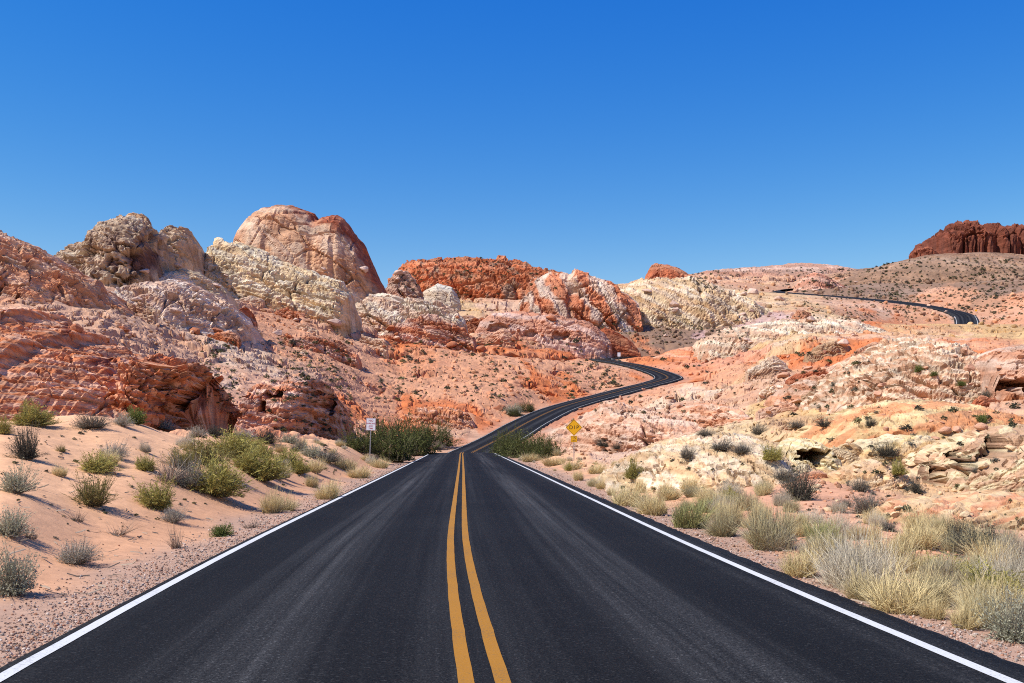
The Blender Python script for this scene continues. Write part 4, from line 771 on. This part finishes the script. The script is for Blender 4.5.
NEAR = [  # kind, u, v, width, height, label
 ('rabbitbrush', 33,426,44,24,'yellow green brush on the sand crest, leftmost of the tall ones below the red outcrop'),
 ('rabbitbrush', 3,434,16,18,'yellowish brush cut by the left picture edge on the sand crest'),
 ('dark_brush', 27,459,32,34,'dark charcoal shrub alone on the upper sand at far left'),
 ('grey_brush', 92,428,44,17,'low wide grey shrub on the sand crest left of the bright green bush'),
 ('white_bursage', 121,425,24,14,'small pale grey shrub touching the bright green bush on the sand crest'),
 ('green_bush', 135,424,18,19,'small bright green bush on the sand crest under the red outcrop'),
 ('white_bursage', 163,429,28,13,'pale grey low shrub on the sand crest right of the bright green bush'),
 ('brown_brush', 204,464,52,30,'large olive brush with dark base at the top of the sand bank'),
 ('rabbitbrush', 232,456,46,26,'soft yellow olive brush directly behind the large olive one'),
 ('rabbitbrush', 216,496,62,42,'largest yellow green brush on the middle of the sand bank'),
 ('rabbitbrush', 264,481,50,32,'bright yellow green brush nearest the roadside on the sand bank'),
 ('grey_brush', 186,487,46,32,'grey brown twiggy shrub between two yellow green brushes on the sand bank'),
 ('twigs', 165,482,44,32,'thin grey twiggy shrub left of the grey brown one on the sand bank'),
 ('rabbitbrush', 157,508,42,30,'rounded yellow brush in the middle of the sand bank'),
 ('rabbitbrush', 98,472,38,20,'flat yellow topped brush on the upper sand bank'),
 ('white_bursage', 113,458,34,20,'pale whitish shrub behind the flat yellow topped brush'),
 ('brown_brush', 93,506,46,34,'spiky olive brown brush with shadow on open sand'),
 ('sage', 16,493,44,32,'pale grey green shrub at the left picture edge, upper of two'),
 ('sage', 10,535,42,30,'pale grey green shrub at the left picture edge with dead twigs'),
 ('sage', 13,594,54,56,'big pale sage green bush nearest the camera at left'),
 ('twigs', 30,538,34,18,'dead dark twigs lying beside the left edge shrub'),
 ('white_bursage', 75,563,50,28,'sparse pale sage shrub on bare sand above the gravel'),
 ('twigs', 78,521,26,14,'dry thin twigs on open sand, left of the middle'),
 ('twigs', 118,535,40,16,'faint dry stalks on the lower sand bank'),
 ('twigs', 176,548,32,36,'leafless grey twig shrub standing at the edge of the gravel'),
 ('white_bursage', 172,522,30,18,'pale dry shrub above the leafless twig shrub'),
 ('green_bush', 222,536,22,14,'small fresh green plant at the road shoulder'),
 ('bunchgrass', 271,513,28,26,'pale yellow grass tuft near the left road edge'),
 ('bunchgrass', 284,511,34,18,'wide dry grass tuft beside the pale yellow one'),
 ('twigs', 250,528,30,14,'flat dry brush along the left gravel edge'),
 ('brown_brush', 62,452,12,8,'tiny dry tuft on the upper sand'),
 ('white_bursage', 196,437,24,12,'pale small shrub at the foot of the red outcrop hollow'),
 ('dark_brush', 214,436,20,11,'dark small shrub in the shade beside the red outcrop end'),
 ('white_bursage', 243,440,28,13,'grey shrub left of the dark rounded one below the lower red outcrop'),
 ('dark_brush', 267,443,30,14,'dark rounded shrub below the lower red outcrop'),
 ('sage', 290,443,22,11,'pale green shrub right of the dark rounded one'),
 ('grey_brush', 297,451,24,12,'grey shrub on the sand shoulder below the lower red outcrop'),
 ('grey_brush', 327,462,38,18,'wide grey shrub left of the white sign'),
 ('rabbitbrush', 262,458,24,16,'small olive brush behind the bright yellow green one'),
 ('rabbitbrush', 299,474,26,16,'small yellow green brush right of the bright one'),
 ('bunchgrass', 327,499,34,21,'yellow straw grass clump at the left road edge'),
 ('bunchgrass', 312,487,24,14,'straw grass clump behind the yellow one at the left road edge'),
 ('bunchgrass', 345,470,34,16,'straw grass clump left of the white sign post'),
 ('bunchgrass', 358,478,32,14,'straw grass clump in front of the white sign post'),
 ('bunchgrass', 380,468,30,13,'straw grass clump right of the white sign post'),
 ('bunchgrass', 396,462,24,10,'straw grass clump at the foot of the left creosote, nearest the road'),
 ('white_bursage', 436,449,20,8,'low grey shrub at the crest of the road, left side'),
 ('rabbitbrush', 247,472,40,24,'yellow green brush between the largest one and the bright roadside one'),
 ('rabbitbrush', 286,467,32,18,'low yellow green brush behind the bright roadside one'),
 ('brown_brush', 182,468,36,22,'olive brush at the left end of the dense row on the sand bank'),
 ('bunchgrass', 313,472,28,16,'straw grass between the grey shrubs left of the white sign'),
 ('rabbitbrush', 248,449,34,15,'yellow olive brush on the sand crest behind the dense row'),
 ('sage', 310,456,26,13,'pale sage shrub on the shoulder left of the wide grey shrub'),
 ('rabbitbrush', 145,470,26,15,'small yellow brush left of the dense row on the upper sand bank'),
 ('bunchgrass', 60,476,22,13,'dry straw tuft on the upper sand between the pale and yellow shrubs'),
 # right side
 ('olive_grass', 772,549,66,52,'big rounded olive grey grass clump right of the white line'),
 ('green_grass', 822,549,46,38,'yellow olive clump touching the big rounded grey one'),
 ('bunchgrass', 800,576,56,38,'pale straw clump in front of the big rounded grey one at the asphalt edge'),
 ('pale_grass', 862,588,92,58,'widest whitish grey clump of the right verge'),
 ('white_bursage', 845,580,60,44,'silver grey bush at the left end of the widest whitish clump'),
 ('bunchgrass', 898,612,80,46,'straw coloured clump in front of the widest whitish one'),
 ('bunchgrass', 865,600,50,34,'straw tuft at the asphalt edge below the widest whitish clump'),
 ('dark_brush', 985,558,60,34,'dark grey green spreading bush at the right on the slope foot'),
 ('dark_brush', 955,548,46,26,'dark grey bush at the left end of the spreading one'),
 ('grey_brush', 1012,566,46,30,'dark grey bush cut by the right picture edge'),
 ('grey_brush', 966,576,42,24,'brown grey bush below the dark spreading bush'),
 ('rabbitbrush', 944,579,48,24,'yellow green brush left of the brown grey bush'),
 ('rabbitbrush', 990,603,62,40,'olive yellow brush above the silver corner bush'),
 ('sage', 1014,641,62,54,'silver green bush in the lower right corner'),
 ('twigs', 950,598,50,36,'bare twigs between straw clump and olive brush'),
 ('bunchgrass', 965,628,44,28,'thin straw tuft at the asphalt edge left of the silver corner bush'),
 ('bunchgrass', 932,618,40,30,'straw tuft right of the wide straw clump'),
 ('dark_brush', 800,500,38,34,'dark grey bush with shadow on the pinkish slope'),
 ('grey_brush', 784,479,28,15,'grey shrub uphill left of the dark grey bush'),
 ('grey_brush', 868,513,44,27,'largest grey shrub in the row running down the right slope'),
 ('grey_brush', 861,491,28,17,'grey shrub at the top of the row on the right slope'),
 ('grey_brush', 888,531,24,14,'grey shrub at the bottom of the row on the right slope'),
 ('grey_brush', 845,508,20,14,'small grey shrub left of the largest grey one in the row'),
 ('grey_brush', 920,531,28,16,'thin brown grey shrub on the right slope below the hollows'),
 ('rabbitbrush', 771,460,24,16,'yellow olive brush beside the ledge with the brown hollow'),
 ('grey_brush', 758,434,20,12,'grey round shrub on the pink slope, left of two'),
 ('grey_brush', 796,428,22,10,'grey shrub on the pink slope, right of the round one'),
 ('dark_brush', 825,427,24,10,'dark brown shrub at the foot of the orange slab'),
 ('dark_brush', 887,456,28,14,'dark green shrub on the cream slope above the yellow bush'),
 ('rabbitbrush', 899,475,18,16,'bright yellow bush on the cream slope'),
 ('dark_brush', 870,426,13,9,'small dark shrub on the orange slab'),
 ('dark_brush', 916,493,16,16,'dark grey shrub left of the brown outcrop with hollows'),
 ('grey_brush', 976,472,10,7,'tiny grey shrub inside the brown outcrop'),
 ('green_bush', 982,423,13,11,'green shrub on top of the brown outcrop'),
 ('grey_brush', 988,397,20,9,'grey green shrub below the huge boulder'),
 ('green_bush', 919,372,10,8,'green round bush on the pale ridge, left of two'),
 ('green_bush', 934,376,9,6,'smaller green bush on the pale ridge, right of two'),
 ('green_bush', 961,386,11,6,'yellowish green bush between the pale ridge and huge boulder'),
 ('rabbitbrush', 633,479,20,20,'yellow green brush at the left foot of the cream slope'),
 ('green_grass', 690,528,56,34,'greenish grass clump at the right asphalt edge, largest of its row'),
 ('bunchgrass', 626,506,44,25,'straw clump at the left end of the right verge grass'),
 ('bunchgrass', 655,515,46,26,'straw clump second from the left end of the right verge grass'),
 ('olive_grass', 724,536,42,30,'grey olive clump right of the greenish grass clump'),
 ('rabbitbrush', 730,502,24,15,'small yellow green brush on the foot of the cream slope'),
 ('green_grass', 705,512,36,18,'pale green grass behind the greenish clump'),
 ('bunchgrass', 668,500,36,18,'straw grass on the foot of the cream slope'),
 ('grey_brush', 687,458,18,15,'grey brown twiggy shrub on the face of the cream slope'),
 ('grey_brush', 720,450,34,14,'wide grey brown shrub on the top of the cream slope'),
 ('grey_brush', 742,453,26,12,'grey brown shrub at the right end of the wide one on the cream slope top'),
 ('grey_brush', 705,436,20,9,'small grey shrub at the crest of the cream slope'),
 ('bunchgrass', 530,462,26,12,'straw grass under the right creosote, nearest the road'),
 ('bunchgrass', 552,466,26,11,'straw grass between the right creosote and the yellow sign'),
 ('bunchgrass', 572,470,26,11,'straw grass at the foot of the yellow sign'),
 ('bunchgrass', 596,474,26,13,'straw grass right of the yellow sign foot'),
 ('rabbitbrush', 569,471,8,9,'small yellow green tuft beside the yellow sign post'),
 ('dark_brush', 604,446,18,7,'dark green low shrub behind the yellow sign on pink ground'),
 ('dark_brush', 618,449,12,6,'smaller dark green shrub right of the low one behind the yellow sign'),
 ('sage', 514,415,24,12,'pale shrub beside the far road, left side'),
]
for kind, u, v, w, h, lab in NEAR:
    shrub(kind, u, v, w, h, lab, G if 'grass' in kind else 'shrub', 'plants along the near road')
for kind, u, v, w, h, lab in [
 ('creosote', 362,453,54,34,'dark green creosote at the left end of the left roadside thicket'),
 ('creosote', 386,460,74,46,'dark green creosote in the middle of the left thicket behind the white sign'),
 ('creosote', 416,456,58,40,'dark green creosote in the left thicket, nearest the road'),
 ('creosote', 432,446,50,32,'dark green creosote at the back right of the left thicket'),
 ('creosote', 402,447,64,36,'dark green creosote at the back of the left thicket against the orange rubble'),
 ('creosote', 505,454,34,28,'dense dark green creosote at the road crest, right side'),
 ('creosote', 525,457,50,31,'dark green creosote in the middle of the right clump'),
 ('creosote', 546,458,44,26,'dark green creosote at the right end of the right clump'),
 ('creosote', 514,455,40,30,'bright dark green creosote between the two at the road crest, right side'),
 ('creosote', 536,457,44,28,'low dark green creosote filling the right clump in front'),
 ('creosote', 526,412,26,13,'dark brushy creosote beside the far road on the left'),
 ('creosote', 514,416,16,9,'smaller creosote next to the brushy one beside the far road')]:
    shrub(kind, u, v, w, h, lab, 'bush', 'creosote bushes by the road')
rv = np.random.RandomState(61)
for kinds, n, side, lo, hi, lab, grp in [
 (('bunchgrass','bunchgrass','pale_grass','olive_grass'), 150, 1, 4.8, 8.4, 'dry grass clump in the strip along the right asphalt edge', 'dry grass along the right road edge'),
 (('bunchgrass','pale_grass'), 26, 1, 4.7, 6.4, 'low straw tuft close to the right white line', 'straw tufts by the right white line'),
 (('bunchgrass','pale_grass','bunchgrass'), 30, -1, 5.4, 8.6, 'dry grass clump in the strip along the left road edge', 'dry grass along the left road edge')]:
    k = 0
    while k < n:
        y = 1/rv.uniform(1/95., 1/9.5) if side > 0 else rv.uniform(22, 95)
        i = int(np.argmin(np.abs(ROAD[:140, 1]-y))); x = ROAD[i, 0]+side*rv.uniform(lo, hi); q = TREE.ray_cast(Vector((x, y, 30)), Vector((0, 0, -1)))
        if q[0] is None: continue
        k += 1; kd = kinds[rv.randint(len(kinds))]; o = bpy.data.objects.new('grass_clump', SPEC[kd][rv.randint(len(SPEC[kd]))][0]); COL.objects.link(o); tag(o, lab, 'grass clump', grp)
        w_ = rv.uniform(.4, .9) if 'tuft' not in lab else rv.uniform(.2, .4); o.location = q[0]; o.rotation_euler = (0, 0, rv.uniform(0, 6.28)); o.scale = (w_, w_, w_*rv.uniform(.5, .72))
# far plants: low-poly, one mesh each kind, single objects
def tiny(seed, col):
    rs = np.random.RandomState(seed); n = 46; az = rs.uniform(0, 6.28, n); ct = rs.uniform(.05, 1, n); st_ = np.sqrt(1-ct*ct); D = np.stack([np.cos(az)*st_*.5, np.sin(az)*st_*.5, ct*.8], 1)*rs.uniform(.6, 1, n)[:, None]
    a = rs.normal(size=(n, 3))*.15; b = rs.normal(size=(n, 3))*.15
    V = np.stack([D-a, D+b, D+a], 1).reshape(-1, 3); V[:, 2] = np.maximum(V[:, 2], 0); C = np.repeat(np.array(col)[None]*rs.uniform(.6, 1.3, n)[:, None], 3, 0)
    return V.astype(f32), np.arange(n*3).reshape(-1, 3), C
TCOL = [(.085,.08,.055), (.12,.115,.06), (.17,.16,.075), (.15,.14,.11), (.07,.075,.04)]
TINY = [tiny(400+k, TCOL[k % 5]) for k in range(10)]
TINYM = []
for v, f, c in TINY:
    me = mesh_np('small_shrub', v, f, c); me.materials.append(M_LEAF); TINYM.append(me)
rs = np.random.RandomState(31); count = 0
FARS = [(160, (205,342,620,404), 2.5, 7, 'small dark shrub dotted over the orange plain left of the winding road', 'shrubs on the orange plain'),
        (34, (225,395,380,432), 3.5, 8, 'small green shrub on the orange ground around the lower red outcrop', 'shrubs around the lower red outcrop'),
        (40, (600,352,860,425), 3, 8, 'small dark shrub on the pink ground right of the winding road', 'shrubs right of the winding road'),
        (44, (790,400,1024,520), 3.5, 9, 'small grey shrub growing between the rocks of the right hillside', 'shrubs on the right hillside'),
        (14, (520,372,690,415), 3, 7, 'small shrub growing along the edge of the winding road', 'shrubs along the winding road')]
for n, (x0, y0, x1, y1), a, b, lab, grp in FARS:
    k = 0
    while k < n:
        h = hit(rs.uniform(x0, x1), rs.uniform(y0, y1))
        if h is None: continue
        p, nrm, dist, w = h; c, rk, dr = colour_at(p)
        if dr < 5.3 or vnoise(np.array([[p.x, p.y, 0]], f32)*(28/dist), 5)[0] < rs.uniform(-.9, .35): continue
        k += 1; o = bpy.data.objects.new('small_shrub', TINYM[rs.randint(10)]); COL.objects.link(o); s = rs.uniform(a, b)*dist/F
        o.location = p; o.rotation_euler = (0, 0, rs.uniform(0, 6.28)); o.scale = (s, s, s*rs.uniform(.5, .8)); tag(o, lab, 'shrub', grp)
def scrub(name, n, boxes, lo, hi, seed):
    rs = np.random.RandomState(seed); VV, FF, CC = [], [], []; off = 0; w = np.array([b[4] for b in boxes], float); w /= w.sum()
    for _ in range(n):
        b = boxes[rs.choice(len(boxes), p=w)]; h = hit(rs.uniform(b[0], b[2]), rs.uniform(b[1], b[3]))
        if h is None: continue
        p, nrm, dist, k = h; c, rk, dr = colour_at(p)
        if dr < 5.3 or vnoise(np.array([[p.x, p.y, 0]], f32)*(28/dist), 5)[0] < rs.uniform(-.9, .35): continue
        v, f, cc = TINY[rs.randint(10)]; s = (lo+(hi-lo)*rs.uniform()**2)*dist/F
        VV.append(v*np.array((s, s, s*.65), f32)+np.array(p[:], f32)); FF.append(f+off); off += len(v); CC.append(cc)
    me = mesh_np(name, np.concatenate(VV), np.concatenate(FF), np.concatenate(CC)); return tag(link(name, me, M_LEAF), kind='stuff')
scrub('desert_scrub', 5000, [(200,338,620,404,5),(830,258,1024,300,2.6),(760,290,1024,322,2.2),(690,268,830,292,1.5),(600,320,760,345,1),(400,258,560,300,1),(600,350,900,420,.6)], 1.0, 3.5, 33)
scrub('dry_tufts', 700, [(0,430,330,540,2),(560,455,1024,600,2),(300,445,440,480,.7)], 1.5, 6, 35)

rs = np.random.RandomState(41); VV, FF, CC = [], [], []; off = 0
for _ in range(420):
    u, v = (rs.uniform(0, 330), rs.uniform(440, 600)) if rs.uniform() < .6 else (rs.uniform(600, 1024), rs.uniform(470, 640)); h = hit(u, v)
    if h is None or colour_at(h[0])[2] < 4.2 or h[3] != 0: continue
    p = np.array(h[0][:]); L = rs.uniform(.05, .28); a = rs.uniform(0, 6.28); dvec = np.array((math.cos(a), math.sin(a), rs.uniform(-.1, .35)))*L; w = rs.uniform(.003, .009)*(1+p[1]/40); sd = np.array((-math.sin(a), math.cos(a), 0))*w; up = np.array((0, 0, w))
    q = p+np.array((0, 0, .012)); m_ = q+dvec*.5+rs.normal(size=3)*L*.12*np.array((1, 1, .3)); e_ = q+dvec
    V = np.stack([c+o for c in (q, m_, e_) for o in (sd, up*1.6, -sd)]); VV.append(V); b = np.array([[0,1,4,3],[1,2,5,4],[3,4,7,6],[4,5,8,7]])+off; FF.append(b); off += 9
    CC.append(np.repeat(np.array([(.16,.11,.08),(.30,.23,.17),(.10,.075,.06)][rs.randint(3)])[None], 9, 0))
tag(link('twig_litter', mesh_np('twig_litter', np.concatenate(VV), np.concatenate(FF), np.concatenate(CC)), M_STEM), kind='stuff')

# ---------------------------------------------------------------- signs
M_STEEL = plain('galvanised_steel', (.30,.30,.31), .5, .4, .5); M_SIGNY = plain('yellow_sheeting', (.80,.42,.008), .45); M_SIGNW = plain('white_sheeting', (.72,.74,.78), .45)
M_BLACK = plain('black_legend', (.015,.015,.015), .5); M_REDT = plain('red_legend', (.42,.03,.05), .5)
def box_bm(bm, x0, x1, y0, y1, z0, z1):
    v = [bm.verts.new(c) for c in ((x0,y0,z0),(x1,y0,z0),(x1,y1,z0),(x0,y1,z0),(x0,y0,z1),(x1,y0,z1),(x1,y1,z1),(x0,y1,z1))]
    for q in ((0,3,2,1),(4,5,6,7),(0,1,5,4),(1,2,6,5),(2,3,7,6),(3,0,4,7)): bm.faces.new([v[i] for i in q])
def bm_obj(name, bm, mat, par):
    me = bpy.data.meshes.new(name); bm.normal_update(); bm.to_mesh(me); bm.free(); return link(name, me, mat, par)
def plate(name, w, h, r, zc, y, mat, par, turn=0., th=.004):
    """sign plate with rounded corners, facing the camera"""
    bm = bmesh.new(); pts = []
    for cx, cz, a0 in ((w/2-r, h/2-r, 0), (-w/2+r, h/2-r, 90), (-w/2+r, -h/2+r, 180), (w/2-r, -h/2+r, 270)):
        for k in range(6):
            a = math.radians(a0+18*k); pts.append((cx+r*math.cos(a), cz+r*math.sin(a)))
    ct, st_ = math.cos(turn), math.sin(turn); pts = [(x*ct-z*st_, x*st_+z*ct) for x, z in pts]
    f = [bm.verts.new((x, y, zc+z)) for x, z in pts]; b = [bm.verts.new((x, y+th, zc+z)) for x, z in pts]; n = len(pts)
    bm.faces.new(f); bm.faces.new(b[::-1])
    for i in range(n): bm.faces.new((f[i], b[i], b[(i+1) % n], f[(i+1) % n]))
    bmesh.ops.recalc_face_normals(bm, faces=bm.faces); return bm_obj(name, bm, mat, par)
def border(name, w, h, r, t, zc, y, mat, par, turn=0.):
    bm = bmesh.new(); P2 = []
    for ww, hh, rr_ in ((w, h, r), (w-2*t, h-2*t, max(r-t, .004))):
        L = []
        for cx, cz, a0 in ((ww/2-rr_, hh/2-rr_, 0), (-ww/2+rr_, hh/2-rr_, 90), (-ww/2+rr_, -hh/2+rr_, 180), (ww/2-rr_, -hh/2+rr_, 270)):
            for k in range(6):
                a = math.radians(a0+18*k); x, z = cx+rr_*math.cos(a), cz+rr_*math.sin(a); L.append((x*math.cos(turn)-z*math.sin(turn), x*math.sin(turn)+z*math.cos(turn)))
        P2.append([bm.verts.new((x, y, zc+z)) for x, z in L])
    n = len(P2[0])
    for i in range(n): bm.faces.new((P2[0][i], P2[0][(i+1) % n], P2[1][(i+1) % n], P2[1][i]))
    return bm_obj(name, bm, mat, par)
def text(name, body, size, x, z, y, mat, par, sx=1.0, bold=.0, space=1.08):
    cu = bpy.data.curves.new('t', 'FONT'); cu.body = body; cu.size = size; cu.align_x = 'CENTER'; cu.align_y = 'CENTER'; cu.offset = bold; cu.space_character = space
    t = bpy.data.objects.new('t', cu); COL.objects.link(t); bpy.context.view_layer.update()
    me = bpy.data.meshes.new_from_object(t.evaluated_get(bpy.context.evaluated_depsgraph_get())); bpy.data.objects.remove(t)
    me.transform(Matrix.Translation((x, y, z))@Matrix.Rotation(math.pi/2, 4, 'X')@Matrix.Diagonal((sx, 1, 1, 1))); me.name = name; me.materials.clear(); return link(name, me, mat, par)
def post(par, h, mat=M_STEEL, w=.055):
    bm = bmesh.new(); box_bm(bm, -w/2, w/2, .006, .006+w, -.4, h)
    for k in range(int(h/.12)):   # punched holes show as small dark recesses on the face
        z = .1+k*.12; box_bm(bm, -.006, .006, .004, .0065, z, z+.014)
    return bm_obj('post', bm, mat, par)
def stand(u, v):
    q = hit(u, v); return q[0]
p = stand(574, 460); k = p.y/F
hgt = 40.5*k
dip = thing('dip_sign', 'yellow diamond DIP warning sign with a small speed plaque on a steel post', 'road sign', p, .03)
post(dip, hgt*.985); dw = 11.9*k; zc = hgt-8.0*k
plate('diamond_panel', dw, dw, dw*.07, zc, 0, M_SIGNY, dip, math.pi/4); border('panel_border', dw*.95, dw*.95, dw*.06, dw*.022, zc, -.003, M_BLACK, dip, math.pi/4)
text('lettering', 'DIP', 5.3*k, 0, zc, -.004, M_BLACK, dip, 1.0, .02*k, 1.35)
zp = zc-8.0*k-3.6*k; plate('speed_plaque', 6.2*k, 6.2*k, .3*k, zp, 0, M_SIGNY, dip); border('plaque_border', 5.9*k, 5.9*k, .3*k, .16*k, zp, -.003, M_BLACK, dip)
text('plaque_number', '15', 3.6*k, 0, zp+1.0*k, -.004, M_BLACK, dip, 1., .03*k); text('plaque_unit', 'MPH', 1.5*k, 0, zp-1.8*k, -.004, M_BLACK, dip, 1., .02*k)
p = stand(369.5, 463); k = p.y/F; hgt = 45*k
nps = thing('no_parking_sign', 'white rectangular no parking sign with red letters on a leaning steel post', 'road sign', p, -.03); nps.rotation_euler = (0, .035, -.03)
post(nps, hgt); zc = hgt-6.2*k; plate('sign_panel', 9.6*k, 12.4*k, .6*k, zc, 0, M_SIGNW, nps); border('panel_border', 9.2*k, 12.0*k, .5*k, .18*k, zc, -.003, M_REDT, nps)
for body, size, dz in (('NO', 2.9, 3.5), ('PARKING', 2.1, .7), ('ANY', 2.0, -1.9), ('TIME', 2.0, -4.2)):
    text('lettering', body, size*k, 0, zc+dz*k, -.004, M_REDT, nps, 1., .03*k)
p = stand(619, 359.5); k = p.y/F
ws = thing('white_sign', 'tiny white sign on a short post at the last bend of the winding road', 'road sign', p)
post(ws, 4.2*k, M_STEEL, .09); plate('sign_panel', 3.0*k, 4.0*k, .3*k, 5.0*k, 0, M_SIGNW, ws, 0, .01)
p = stand(976, 313.5); k = p.y/F
osg = thing('warning_sign', 'tiny orange yellow warning sign standing outside the far bend', 'road sign', p)
post(osg, 2.6*k, M_STEEL, .12); plate('diamond_panel', 2.0*k, 2.0*k, .2*k, 3.0*k, 0, M_SIGNY, osg, math.pi/4, .01)
print('objects', len(bpy.data.objects))
